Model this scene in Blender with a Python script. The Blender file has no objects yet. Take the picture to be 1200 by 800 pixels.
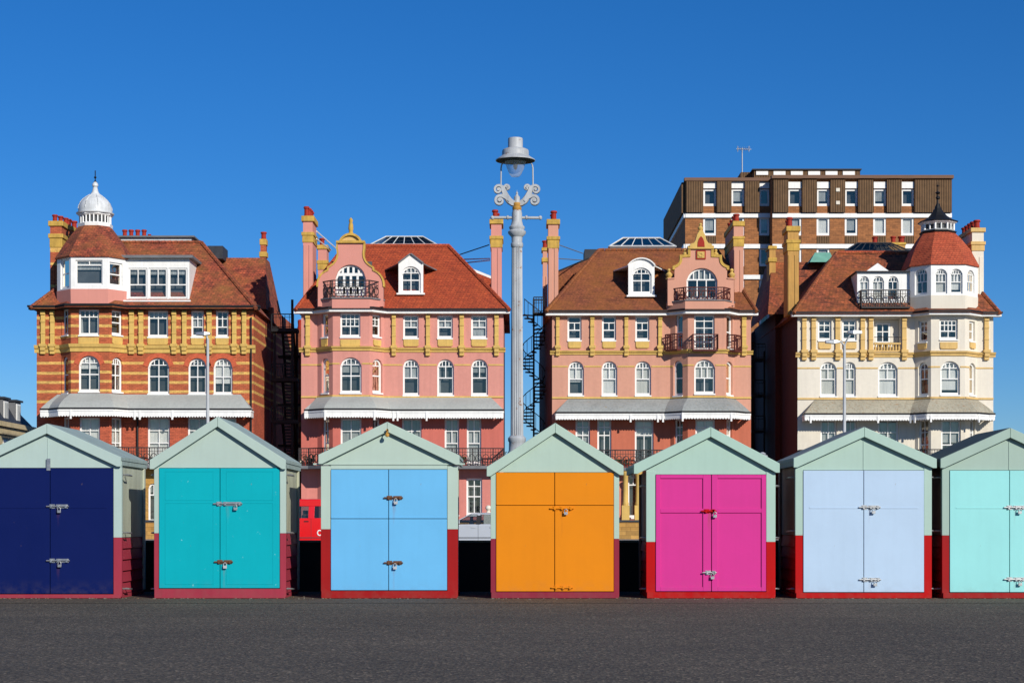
import bpy, bmesh, math, random
from mathutils import Vector
R = math.radians
rng = random.Random(7)
scene = bpy.context.scene
COL = scene.collection

# ------------------------------------------------------------------ measuring
F, CX, CY, EYE = 2100.0, 605.0, 610.0, 1.3     # focal length, vanishing point (1200 px wide photo), eye height


def X(px, Y):
    return (px - CX) * Y / F


def Z(py, Y):
    return EYE + (CY - py) * Y / F


def P(px, py, Y):
    return Vector((X(px, Y), Y, Z(py, Y)))


def lin(c):
    c = c / 255.0
    return c / 12.92 if c <= 0.04045 else ((c + 0.055) / 1.055) ** 2.4


def C(r, g, b, k=0.8):
    return (lin(r) * k, lin(g) * k, lin(b) * k, 1)


# ------------------------------------------------------------------ materials
def new_mat(name):
    m = bpy.data.materials.new(name)
    m.use_nodes = True
    nt = m.node_tree
    b = nt.nodes['Principled BSDF']
    return m, nt, b


def nd(nt, t, **kw):
    n = nt.nodes.new(t)
    for k, v in kw.items():
        if k in n.inputs.keys():
            n.inputs[k].default_value = v
        else:
            setattr(n, k, v)
    return n


def mixc(nt, a, b, fac, mode='MIX'):
    n = nt.nodes.new('ShaderNodeMix')
    n.data_type = 'RGBA'
    n.blend_type = mode
    for i, v in ((0, fac), (6, a), (7, b)):
        if hasattr(v, 'links'):
            nt.links.new(v, n.inputs[i])
        else:
            n.inputs[i].default_value = v
    return n.outputs[2]


def noise(nt, scale, detail=4, vec=None, rough=0.6):
    n = nd(nt, 'ShaderNodeTexNoise', Scale=scale, Detail=detail, Roughness=rough)
    if vec is None:
        tc = nt.nodes.new('ShaderNodeTexCoord')
        vec = tc.outputs['Object']
    nt.links.new(vec, n.inputs['Vector'])
    return n.outputs['Fac']


def ramp(nt, fac, stops, interp='LINEAR'):
    r = nt.nodes.new('ShaderNodeValToRGB')
    r.color_ramp.interpolation = interp
    el = r.color_ramp.elements
    while len(el) > 1:
        el.remove(el[-1])
    el[0].position = stops[0][0]
    el[0].color = stops[0][1]
    for p, c in stops[1:]:
        e = el.new(p)
        e.color = c
    nt.links.new(fac, r.inputs['Fac'])
    return r.outputs['Color']


def g(v):
    return (v, v, v, 1)


def mapped(nt, scale, kind='Object'):
    tc = nt.nodes.new('ShaderNodeTexCoord')
    mp = nt.nodes.new('ShaderNodeMapping')
    mp.inputs['Scale'].default_value = scale
    nt.links.new(tc.outputs[kind], mp.inputs['Vector'])
    return mp.outputs['Vector']


def bump(nt, bsdf, h, strength=0.3, dist=0.01):
    b = nd(nt, 'ShaderNodeBump', Strength=strength, Distance=dist)
    nt.links.new(h, b.inputs['Height'])
    nt.links.new(b.outputs['Normal'], bsdf.inputs['Normal'])


def paint(name, col, rough=0.5, var=0.12, scale=1.6, streak=0.0, chips=None, metal=0.0, bmp=0.0):
    m, nt, b = new_mat(name)
    f = noise(nt, scale, 5)
    dark = tuple(c * (1 - var) for c in col[:3]) + (1,)
    lite = tuple(min(1, c * (1 + var)) for c in col[:3]) + (1,)
    c = ramp(nt, f, [(0.3, dark), (0.7, lite)])
    if streak:
        s = noise(nt, 1.0, 3, mapped(nt, (9, 9, 0.7)))
        k = ramp(nt, s, [(0.45, g(1)), (0.75, g(1 - streak))])
        c = mixc(nt, c, k, 1.0, 'MULTIPLY')
    if chips:
        # worn patches of old coats of paint
        s = noise(nt, 7.0, 6, None, 0.7)
        k = ramp(nt, s, [(chips[1], g(0)), (chips[1] + 0.015, g(1))])
        c = mixc(nt, c, chips[0], k)
    nt.links.new(c, b.inputs['Base Color'])
    rr = ramp(nt, f, [(0.3, g(rough * 0.85)), (0.7, g(min(1, rough * 1.15)))])
    nt.links.new(rr, b.inputs['Roughness'])
    b.inputs['Metallic'].default_value = metal
    b.inputs['Specular IOR Level'].default_value = 0.25
    if bmp:
        h = noise(nt, 14.0, 4)
        bump(nt, b, h, bmp, 0.01)
    return m


def zoned(name, zones, zlo, zhi, brick=None, var=0.10, rough=0.85, streak=0.12, soft=False):
    """Masonry or render whose paint changes with height (courses, painted storeys).
    zones: [(z, colour)] from the bottom up, z being where the colour starts."""
    m, nt, b = new_mat(name)
    tc = nt.nodes.new('ShaderNodeTexCoord')
    sx = nt.nodes.new('ShaderNodeSeparateXYZ')
    nt.links.new(tc.outputs['Object'], sx.inputs[0])
    mr = nd(nt, 'ShaderNodeMapRange')
    mr.inputs['From Min'].default_value = zlo
    mr.inputs['From Max'].default_value = zhi
    nt.links.new(sx.outputs['Z'], mr.inputs['Value'])
    stops = [((z - zlo) / (zhi - zlo), c) for z, c in zones]
    stops[0] = (0.0, stops[0][1])
    c = ramp(nt, mr.outputs[0], stops, 'CONSTANT')
    n1 = noise(nt, 0.55, 6)
    n2 = noise(nt, 5.0, 4)
    c = mixc(nt, c, ramp(nt, n1, [(0.3, g(1 - var)), (0.7, g(1 + var * 0.6))]), 1.0, 'MULTIPLY')
    c = mixc(nt, c, ramp(nt, n2, [(0.3, g(1 - var)), (0.7, g(1 + var * 0.5))]), 1.0, 'MULTIPLY')
    s = noise(nt, 1.0, 4, mapped(nt, (3.5, 3.5, 0.22)))
    c = mixc(nt, c, ramp(nt, s, [(0.42, g(1)), (0.8, g(1 - streak))]), 1.0, 'MULTIPLY')
    if brick:
        cb = nt.nodes.new('ShaderNodeCombineXYZ')
        ad = nd(nt, 'ShaderNodeMath', operation='ADD')
        nt.links.new(sx.outputs['X'], ad.inputs[0])
        nt.links.new(sx.outputs['Y'], ad.inputs[1])
        nt.links.new(ad.outputs[0], cb.inputs['X'])
        nt.links.new(sx.outputs['Z'], cb.inputs['Y'])
        bt = nd(nt, 'ShaderNodeTexBrick', Scale=1.0)
        bt.inputs['Color1'].default_value = g(1.12)
        bt.inputs['Color2'].default_value = g(0.72)
        bt.inputs['Mortar'].default_value = (brick[2],) * 3 + (1,)
        bt.inputs['Mortar Size'].default_value = 0.012
        bt.inputs['Brick Width'].default_value = brick[0]
        bt.inputs['Row Height'].default_value = brick[1]
        nt.links.new(cb.outputs[0], bt.inputs['Vector'])
        c = mixc(nt, c, bt.outputs['Color'], 1.0, 'MULTIPLY')
    nt.links.new(c, b.inputs['Base Color'])
    b.inputs['Roughness'].default_value = rough
    bump(nt, b, n2, 0.25, 0.02)
    return m


def tiles(name, c1, c2, c3, moss=0.35, row=0.13, con=1.0):
    """Clay roof tiles: staggered courses, each tile its own tone, with lichen patches."""
    m, nt, b = new_mat(name)
    tc = nt.nodes.new('ShaderNodeTexCoord')
    sx = nt.nodes.new('ShaderNodeSeparateXYZ')
    nt.links.new(tc.outputs['Object'], sx.inputs[0])
    mu = nd(nt, 'ShaderNodeMath', operation='MULTIPLY_ADD')
    nt.links.new(sx.outputs['Y'], mu.inputs[0])
    mu.inputs[1].default_value = 0.35
    nt.links.new(sx.outputs['X'], mu.inputs[2])
    cb = nt.nodes.new('ShaderNodeCombineXYZ')
    nt.links.new(mu.outputs[0], cb.inputs['X'])
    nt.links.new(sx.outputs['Z'], cb.inputs['Y'])
    bt = nd(nt, 'ShaderNodeTexBrick', Scale=1.0)
    bt.inputs['Color1'].default_value = c1
    bt.inputs['Color2'].default_value = c2
    bt.inputs['Mortar'].default_value = tuple(x * 0.5 for x in c2[:3]) + (1,)
    bt.inputs['Mortar Size'].default_value = 0.014
    bt.inputs['Mortar Smooth'].default_value = 0.3
    bt.inputs['Brick Width'].default_value = 0.2
    bt.inputs['Row Height'].default_value = row
    nt.links.new(cb.outputs[0], bt.inputs['Vector'])
    n0 = noise(nt, 1.0, 4, mapped(nt, (2.2, 1, 5.0)), 0.75)
    c = mixc(nt, bt.outputs['Color'], ramp(nt, n0, [(0.3, g(1 - 0.5 * con)), (0.5, g(1)), (0.72, g(1 + 0.5 * con))]), 1.0, 'MULTIPLY')
    n1 = noise(nt, 0.45, 6, None, 0.7)
    f = ramp(nt, n1, [(0.62 - moss * 0.5, g(0)), (0.72, g(min(1, moss * 1.9)))])
    c = mixc(nt, c, c3, f)
    n2 = noise(nt, 9.0, 3)
    c = mixc(nt, c, ramp(nt, n2, [(0.3, g(0.75)), (0.7, g(1.2))]), 1.0, 'MULTIPLY')
    nt.links.new(c, b.inputs['Base Color'])
    b.inputs['Roughness'].default_value = 0.85
    bump(nt, b, bt.outputs['Fac'], -0.5, 0.03)
    return m


def glass(name, tint=(0.86, 0.88, 0.88, 1), refl=0.09):
    m, nt, b = new_mat(name)
    out = nt.nodes['Material Output']
    nt.nodes.remove(b)
    tr = nd(nt, 'ShaderNodeBsdfTransparent', Color=tint)
    gl = nd(nt, 'ShaderNodeBsdfGlossy', Roughness=0.03, Color=(0.92, 0.80, 0.62, 1))
    fr = nd(nt, 'ShaderNodeFresnel', IOR=1.5)
    ad = nd(nt, 'ShaderNodeMath', operation='ADD')
    nt.links.new(fr.outputs[0], ad.inputs[0])
    ad.inputs[1].default_value = refl
    # old panes are never quite flat
    w = noise(nt, 1.3, 2)
    bp = nd(nt, 'ShaderNodeBump', Strength=0.12, Distance=0.05)
    nt.links.new(w, bp.inputs['Height'])
    nt.links.new(bp.outputs[0], gl.inputs['Normal'])
    mx = nt.nodes.new('ShaderNodeMixShader')
    nt.links.new(ad.outputs[0], mx.inputs[0])
    nt.links.new(tr.outputs[0], mx.inputs[1])
    nt.links.new(gl.outputs[0], mx.inputs[2])
    nt.links.new(mx.outputs[0], out.inputs['Surface'])
    return m


def tarmac(name, col, speck):
    m, nt, b = new_mat(name)
    tc = nt.nodes.new('ShaderNodeTexCoord')
    v = nt.nodes.new('ShaderNodeTexVoronoi')
    v.inputs['Scale'].default_value = 42.0
    nt.links.new(tc.outputs['Object'], v.inputs['Vector'])
    s = nt.nodes.new('ShaderNodeSeparateColor')
    nt.links.new(v.outputs['Color'], s.inputs[0])
    st = ramp(nt, s.outputs[0], [(0.0, g(0.25)), (0.45, g(0.8)), (0.8, g(1.3)), (0.95, g(1.7)), (0.985, g(speck))])
    n1 = noise(nt, 0.35, 6)
    n2 = noise(nt, 1.0, 4, mapped(nt, (0.35, 2.2, 1)))
    c = mixc(nt, col, st, 1.0, 'MULTIPLY')
    c = mixc(nt, c, ramp(nt, n1, [(0.3, g(0.82)), (0.7, g(1.16))]), 1.0, 'MULTIPLY')
    c = mixc(nt, c, ramp(nt, n2, [(0.3, g(0.86)), (0.7, g(1.12))]), 1.0, 'MULTIPLY')
    nt.links.new(c, b.inputs['Base Color'])
    b.inputs['Roughness'].default_value = 0.9
    bump(nt, b, v.outputs['Distance'], 0.7, 0.012)
    return m


M = {}
M['white'] = paint('white_paint', (0.80, 0.80, 0.78, 1), 0.45, 0.05, 2.0, 0.10)
M['white_metal'] = paint('weathered_white_metal', (0.60, 0.62, 0.63, 1), 0.4, 0.10, 3.0, 0.2)
M['dark'] = paint('dark_interior', (0.085, 0.092, 0.098, 1), 0.9, 0.3, 0.8)
M['black'] = paint('black_iron', (0.012, 0.012, 0.014, 1), 0.55, 0.2)
M['red_iron'] = paint('reddish_iron', C(96, 48, 44), 0.55, 0.2)
M['iron'] = paint('balcony_iron', (0.035, 0.03, 0.03, 1), 0.5, 0.2)
M['blind'] = paint('pale_blind', (0.74, 0.74, 0.71, 1), 0.8, 0.08, 1.2, 0.2)
M['net'] = paint('net_curtain', (0.42, 0.44, 0.44, 1), 0.9, 0.2, 1.5, 0.45)
M['glass'] = glass('window_glass')
M['yellow'] = paint('ochre_trim', C(226, 188, 106), 0.7, 0.12, 1.5, 0.15)
M['pyellow'] = paint('pale_ochre_trim', C(230, 192, 122), 0.7, 0.10, 1.5, 0.18)
M['yellow_stone'] = paint('ochre_weathered', C(212, 172, 84), 0.8, 0.22, 2.5, 0.28)
M['terracotta'] = paint('terracotta', C(165, 48, 32), 0.7, 0.2)
M['lead'] = paint('canopy_lead', C(180, 184, 180), 0.6, 0.07, 0.5, 0.14)
M['lead_rust'] = paint('canopy_lead_rusty', C(184, 178, 158), 0.6, 0.12, 0.7, 0.34, chips=(C(165, 125, 85), 0.60))
M['lead_grey'] = paint('canopy_lead_stained', C(164, 168, 166), 0.6, 0.12, 0.7, 0.26, chips=(C(165, 140, 100), 0.64))
M['slate'] = paint('slate', C(58, 62, 70), 0.6, 0.2, 3)
M['lead_dark'] = paint('grey_lead', C(120, 122, 126), 0.6, 0.15, 2)
M['copper'] = paint('verdigris_copper', C(125, 185, 165), 0.7, 0.15, 2)
M['pink'] = paint('pink_render', C(226, 154, 140), 0.85, 0.05, 0.8, 0.04)
M['salmon'] = paint('salmon_render', C(222, 162, 138), 0.85, 0.05, 0.8, 0.04)
M['cream'] = paint('cream_render', C(240, 232, 215), 0.85, 0.04, 0.8, 0.04)
M['tile_a'] = tiles('old_red_tiles', C(184, 88, 58), C(136, 64, 46), C(158, 108, 52), 0.40, con=1.3)
M['tile_b'] = tiles('orange_red_tiles', C(194, 84, 44), C(170, 68, 36), C(190, 88, 40), 0.2, con=0.55)
M['tile_c'] = tiles('mossy_brown_tiles', C(152, 82, 56), C(122, 62, 46), C(158, 96, 40), 0.6)
M['tile_d'] = tiles('dark_red_tiles', C(180, 92, 58), C(118, 64, 44), C(166, 98, 42), 0.42, con=1.4)
M['tile_turret'] = tiles('fresh_red_tiles', C(202, 94, 58), C(186, 80, 48), C(190, 90, 50), 0.2, con=0.5)
M['metal'] = paint('galvanised_steel', (0.45, 0.46, 0.46, 1), 0.42, 0.12, 20, metal=0.85)
M['rusty'] = paint('rusty_steel', C(120, 84, 62), 0.6, 0.3, 18, metal=0.4)
M['silver_paint'] = paint('silver_lamp_paint', (0.42, 0.44, 0.46, 1), 0.45, 0.12, 2.5, 0.28, chips=(C(150, 100, 62), 0.625))
M['gold'] = paint('gilt', C(200, 150, 70), 0.5, 0.2, 4)
M['grey_post'] = paint('grey_post', (0.42, 0.44, 0.46, 1), 0.5, 0.1)


# ------------------------------------------------------------------ mesh builder
ORIG = {}


def tag(o, label, cat, group=None, kind=None):
    if label:
        o['label'] = label
    if cat:
        o['category'] = cat
    if group:
        o['group'] = group
    if kind:
        o['kind'] = kind
    return o


def thing(name, loc, label, cat, group=None):
    o = bpy.data.objects.new(name, None)
    o.empty_display_size = 0.3
    COL.objects.link(o)
    o.location = loc
    ORIG[o.name] = Vector(loc)
    return tag(o, label, cat, group)


class MB:
    def __init__(s):
        s.v, s.f, s.mi, s.m = [], [], [], 0
        s.sm = set()

    def face(s, pts, smooth=False):
        i = len(s.v)
        s.v += [Vector(p) for p in pts]
        if smooth:
            s.sm.add(len(s.f))
        s.f.append(list(range(i, i + len(pts))))
        s.mi.append(s.m)
        return s

    def hexa(s, a, b):
        """a, b: four corners each, in the same order, of two opposite ends"""
        i = len(s.v)
        s.v += [Vector(p) for p in a] + [Vector(p) for p in b]
        n = len(a)
        s.f.append([i + k for k in range(n)][::-1])
        s.f.append([i + n + k for k in range(n)])
        s.mi += [s.m, s.m]
        for k in range(n):
            k2 = (k + 1) % n
            s.f.append([i + k, i + k2, i + n + k2, i + n + k])
            s.mi.append(s.m)
        return s

    def box(s, x0, x1, y0, y1, z0, z1):
        return s.hexa([(x0, y0, z0), (x1, y0, z0), (x1, y1, z0), (x0, y1, z0)],
                      [(x0, y0, z1), (x1, y0, z1), (x1, y1, z1), (x0, y1, z1)])

    def prism(s, poly, y0, y1):
        """poly: (x, z) points, extruded from y0 to y1"""
        return s.hexa([(x, y0, z) for x, z in poly], [(x, y1, z) for x, z in poly])

    def loft(s, rings, cap=True, smooth=False):
        i = len(s.v)
        n = len(rings[0])
        for r in rings:
            s.v += [Vector(p) for p in r]
        for a in range(len(rings) - 1):
            for k in range(n):
                k2 = (k + 1) % n
                if smooth:
                    s.sm.add(len(s.f))
                s.f.append([i + a * n + k, i + a * n + k2, i + (a + 1) * n + k2, i + (a + 1) * n + k])
                s.mi.append(s.m)
        if cap:
            s.f.append([i + k for k in range(n)][::-1])
            s.f.append([i + (len(rings) - 1) * n + k for k in range(n)])
            s.mi += [s.m, s.m]
        return s

    def lathe(s, c, prof, n=16, phase=0.0, smooth=True):
        rings = []
        for r, z in prof:
            rings.append([(c[0] + r * math.cos(phase + 2 * math.pi * k / n),
                           c[1] + r * math.sin(phase + 2 * math.pi * k / n), z) for k in range(n)])
        return s.loft(rings, True, smooth)

    def tube(s, pts, r, n=8, smooth=True):
        pts = [Vector(p) for p in pts]
        rr = r if isinstance(r, (list, tuple)) else [r] * len(pts)
        rings = []
        for i, p in enumerate(pts):
            d = (pts[min(i + 1, len(pts) - 1)] - pts[max(i - 1, 0)]).normalized()
            up = Vector((0, 0, 1)) if abs(d.z) < 0.9 else Vector((0, 1, 0))
            a = d.cross(up).normalized()
            b = d.cross(a).normalized()
            rings.append([p + (a * math.cos(2 * math.pi * k / n) + b * math.sin(2 * math.pi * k / n)) * rr[i] for k in range(n)])
        return s.loft(rings, True, smooth)

    def build(s, name, mats, parent=None, bevel=0.0, loc=None):
        me = bpy.data.meshes.new(name)
        o = bpy.data.objects.new(name, me)
        COL.objects.link(o)
        if parent is not None:
            o.parent = parent
            org = ORIG[parent.name]
        else:
            org = Vector(loc) if loc is not None else Vector((0, 0, 0))
            o.location = org
        ORIG[o.name] = org
        me.from_pydata([p - org for p in s.v], [], s.f)
        if not isinstance(mats, (list, tuple)):
            mats = [mats]
        for m in mats:
            me.materials.append(m)
        for i, p in enumerate(me.polygons):
            p.material_index = s.mi[i]
            p.use_smooth = i in s.sm
        me.validate()
        bm = bmesh.new()
        bm.from_mesh(me)
        if s.sm:
            bmesh.ops.remove_doubles(bm, verts=bm.verts, dist=1e-5)
        bmesh.ops.recalc_face_normals(bm, faces=bm.faces)
        bm.to_mesh(me)
        bm.free()
        if s.sm:
            me.set_sharp_from_angle(angle=R(38))
        if bevel:
            md = o.modifiers.new('Bevel', 'BEVEL')
            md.width = bevel
            md.segments = 2
            md.limit_method = 'ANGLE'
        return o


# ------------------------------------------------------------------ facades
class Facet:
    """One flat wall face between plan points A and B (left to right seen from outside)."""

    def __init__(s, A, B):
        s.A, s.B = Vector(A), Vector(B)
        s.d = (s.B - s.A).normalized()
        s.L = (s.B - s.A).length
        s.n = Vector((s.d.y, -s.d.x))

    def pt(s, px, py):
        k = (px - CX) / F
        u = (k * s.A.y - s.A.x) / (s.d.x - k * s.d.y)
        Y = s.A.y + u * s.d.y
        return u, Z(py, Y)

    def W(s, u, dep, z):
        p = s.A + s.d * u - s.n * dep
        return Vector((p.x, p.y, z))

    def box(s, mb, u0, u1, z0, z1, d0, d1):
        mb.hexa([s.W(u0, d0, z0), s.W(u1, d0, z0), s.W(u1, d0, z1), s.W(u0, d0, z1)],
                [s.W(u0, d1, z0), s.W(u1, d1, z0), s.W(u1, d1, z1), s.W(u0, d1, z1)])

    def pbox(s, mb, px0, px1, py0, py1, d0, d1):
        u0, z1 = s.pt(px0, py0)
        u1, z0 = s.pt(px1, py1)
        s.box(mb, u0, u1, z0, z1, d0, d1)


def arc_z(u, u0, u1, z1, rise):
    w = (u1 - u0) / 2
    um = (u0 + u1) / 2
    r = (w * w + rise * rise) / (2 * rise)
    return z1 - r + math.sqrt(max(0, r * r - (u - um) ** 2))


def arc_pts(u0, u1, z1, rise, n=10):
    return [(u0 + (u1 - u0) * k / n, arc_z(u0 + (u1 - u0) * k / n, u0, u1, z1, rise)) for k in range(n + 1)]


def wall_panel(mb, fc, z0, z1, holes, rev=0.5, u0=0.0, u1=None, back_mat=1):
    u1 = fc.L if u1 is None else u1
    us = sorted({u0, u1} | {h[0] for h in holes} | {h[1] for h in holes})
    zs = sorted({z0, z1} | {h[2] for h in holes} | {h[3] for h in holes})
    for i in range(len(us) - 1):
        for j in range(len(zs) - 1):
            um, zm = (us[i] + us[i + 1]) / 2, (zs[j] + zs[j + 1]) / 2
            if any(h[0] < um < h[1] and h[2] < zm < h[3] for h in holes):
                continue
            mb.face([fc.W(us[i], 0, zs[j]), fc.W(us[i + 1], 0, zs[j]), fc.W(us[i + 1], 0, zs[j + 1]), fc.W(us[i], 0, zs[j + 1])])
    for h in holes:
        a, b, c, d = h[:4]
        rise = h[4] if len(h) > 4 else 0
        rv = h[5] if len(h) > 5 else rev
        if rise:
            top = arc_pts(a, b, d, rise)
            for k in range(len(top) - 1):
                (ua, za), (ub, zb) = top[k], top[k + 1]
                mb.face([fc.W(ua, 0, za), fc.W(ub, 0, zb), fc.W(ub, 0, d), fc.W(ua, 0, d)])
        else:
            top = [(a, d), (b, d)]
        ring = [(a, c)] + top + [(b, c)]
        for k in range(len(ring)):
            p, q = ring[k], ring[(k + 1) % len(ring)]
            mb.face([fc.W(p[0], 0, p[1]), fc.W(q[0], 0, q[1]), fc.W(q[0], rv, q[1]), fc.W(p[0], rv, p[1])])
        om = mb.m
        mb.m = back_mat
        mb.face([fc.W(u, rv, z) for u, z in ring])
        mb.m = om


def window(parent, fc, hole, bands, blind=None, dep=0.13, bw=0.10, sub=False, frame=None, bar=0.05, sill=True, name='window'):
    """Sash window filling a wall opening: frame with glazing bars, pane, blind, sill."""
    u0, u1, z0, z1 = hole[:4]
    rise = hole[4] if len(hole) > 4 else 0
    fm = frame or M['white']
    e = 0.003
    u0, u1, z0 = u0 + e, u1 - e, z0 + e
    z1 -= e
    mb = MB()
    d0, d1 = dep, dep + 0.07
    zs = z1 - rise
    fc.box(mb, u0, u0 + bw, z0, zs, d0, d1)
    fc.box(mb, u1 - bw, u1, z0, zs, d0, d1)
    fc.box(mb, u0 + bw, u1 - bw, z0, z0 + bw * 1.3, d0 - 0.002, d1)
    if rise:
        o = arc_pts(u0, u1, z1, rise, 12)
        i_ = arc_pts(u0 + bw, u1 - bw, z1 - bw, max(0.03, rise - bw * 0.6), 12)
        for k in range(12):
            a, b, c, d = o[k], o[k + 1], i_[k + 1], i_[k]
            mb.hexa([fc.W(p[0], d0, p[1]) for p in (a, b, c, d)], [fc.W(p[0], d1, p[1]) for p in (a, b, c, d)])
    else:
        fc.box(mb, u0 + bw, u1 - bw, z1 - bw, z1, d0 - 0.002, d1)
    H = z1 - z0
    zp = z0 + bw * 1.3
    for bi, (f, n) in enumerate(bands):
        zt = z0 + H * f
        last = bi == len(bands) - 1
        if not last:
            hw = bar * 0.65 if bi == 0 else bar * 0.5
            cl = u0 + bw
            cr = u1 - bw
            fc.box(mb, cl, cr, zt - hw, zt + hw, d0 + 0.006, d1 - 0.004)
        for k in range(1, n):
            u = u0 + bw + (u1 - u0 - 2 * bw) * k / n
            top = zt
            if last:
                top = (arc_z(u, u0, u1, z1, rise) if rise else z1) - bw * 0.5
            fc.box(mb, u - bar / 2, u + bar / 2, zp, top, d0 + 0.01, d1 - 0.01)
        zp = zt
    ring = [(u0, z0)] + (arc_pts(u0, u1, z1, rise) if rise else [(u0, z1), (u1, z1)]) + [(u1, z0)]
    pane = [fc.W(u, dep + 0.045, z) for u, z in ring]
    bl = MB()
    bm_ = M['blind']
    if blind is None and u1 - u0 > 0.55 and rng.random() < 0.45:
        blind = rng.choice([('side', rng.uniform(0.1, 0.24)), ('net', rng.uniform(0.2, 0.5)), ('blind', rng.uniform(0.12, 0.3))])
    elif blind and blind[1] == 1 and rng.random() < 0.5:
        blind = (blind[0], rng.uniform(0.82, 0.97))
    if blind:
        kind, fr = blind
        bm_ = M['net'] if kind in ('net', 'side') else M['blind']
        if kind == 'side':
            w = (u1 - u0) * fr
            bl.face([fc.W(u, dep + 0.16, z) for u, z in ((u0, z0), (u0 + w, z0), (u0 + w * 0.7, z1), (u0, z1))])
            bl.face([fc.W(u, dep + 0.16, z) for u, z in ((u1, z0), (u1 - w, z0), (u1 - w * 0.7, z1), (u1, z1))])
        else:
            zb = z1 - (z1 - z0) * fr
            r2 = [(u0, zb)] + (arc_pts(u0, u1, z1, rise) if rise and fr < 2 else [(u0, z1), (u1, z1)]) + [(u1, zb)]
            bl.face([fc.W(u, dep + 0.16, z) for u, z in r2])
    if sub:
        mb.m = 1
        mb.face(pane)
        if blind:
            mb.m = 2
            for ff in bl.f:
                mb.face([bl.v[i] for i in ff])
        return mb.build(name, [fm, M['glass'], bm_], parent)
    w = mb.build(name, fm, parent)
    pb = MB()
    pb.face(pane)
    pb.build('pane', M['glass'], w)
    if blind:
        bl.build('blind' if blind[0] == 'blind' else 'curtain', bm_, w)
    if sill:
        sb = MB()
        fc.box(sb, u0 - 0.015, u1 + 0.015, z0 - 0.085, z0 - 0.006, -0.07, dep + 0.03)
        sb.build('sill', fm, w)
    return w


def offs(poly, d):
    """offset a plan polyline outwards (to the right-hand side seen from outside)"""
    out = []
    n = len(poly)
    ns = []
    for i in range(n - 1):
        t = (Vector(poly[i + 1]) - Vector(poly[i])).normalized()
        ns.append(Vector((t.y, -t.x)))
    for i in range(n):
        if i == 0:
            v = ns[0] * d
        elif i == n - 1:
            v = ns[-1] * d
        else:
            b = (ns[i - 1] + ns[i]).normalized()
            v = b * (d / max(0.3, b.dot(ns[i])))
        out.append(Vector(poly[i]) + v)
    return out


def sweep(mb, poly, prof, ext=0.0):
    """prof: closed list of (offset, z); swept along the plan polyline"""
    poly = [Vector(p) for p in poly]
    if ext:
        poly[0] = poly[0] - (poly[1] - poly[0]).normalized() * ext
        poly[-1] = poly[-1] + (poly[-1] - poly[-2]).normalized() * ext
    rings = [[] for _ in poly]
    for o, z in prof:
        q = offs(poly, o)
        for i, p in enumerate(q):
            rings[i].append((p.x, p.y, z))
    mb.loft(rings, True)


def band(poly, z0, z1, proj, ext=0.0, inner=-0.05):
    mb = MB()
    sweep(mb, poly, [(inner, z0), (proj, z0), (proj, z1), (inner, z1)], ext)
    return mb


def railing(mb, pts, h, step=0.13, t=0.018, orn=True):
    """pts: 3-D polyline of the foot"""
    up = Vector((0, 0, 1))
    for a, b in zip(pts[:-1], pts[1:]):
        a, b = Vector(a), Vector(b)
        L = (b - a).length
        d = (b - a).normalized()
        nn = Vector((d.y, -d.x, 0))

        def bx(p, q, w):
            dd = (q - p).normalized()
            sd = nn.cross(dd).normalized() * w
            mb.hexa([p + sd + nn * w, p + sd - nn * w, p - sd - nn * w, p - sd + nn * w],
                    [q + sd + nn * w, q + sd - nn * w, q - sd - nn * w, q - sd + nn * w])
        bx(a + up * h, b + up * h, 0.03)
        bx(a + up * 0.08, b + up * 0.08, 0.02)
        bx(a + up * h * 0.78, b + up * h * 0.78, 0.014)
        k = max(1, int(round(L / step)))
        for i in range(k + 1):
            p = a + d * (L * i / k)
            bx(p, p + up * h, t if i % 8 else 0.03)
        if orn:
            k = max(1, int(round(L / 0.42)))
            for i in range(k):
                p = a + d * (L * i / k)
                q = a + d * (L * (i + 1) / k)
                m_ = (p + q) / 2
                rr = min(0.19, L / k * 0.45)
                for s0 in range(8):
                    t0, t1 = s0 * math.pi / 4, (s0 + 1) * math.pi / 4
                    bx(m_ + d * rr * math.cos(t0) + up * (h * 0.43 + rr * 1.3 * math.sin(t0)),
                       m_ + d * rr * math.cos(t1) + up * (h * 0.43 + rr * 1.3 * math.sin(t1)), 0.02)
# ------------------------------------------------------------------ villas
GZ = 0.30          # street level at the villas
YF = 105.0         # main front plane

RECT = [(0.47, 1), (0.75, 2), (1, 2)]
RECT_A = [(0.72, 2), (1, 4)]
ARCH = [(0.48, 1), (0.80, 2), (1, 4)]
ARCH_A = [(0.48, 2), (0.80, 2), (1, 4)]
FRENCH = [(0.30, 2), (0.55, 2), (0.78, 2), (1, 2)]


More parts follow.
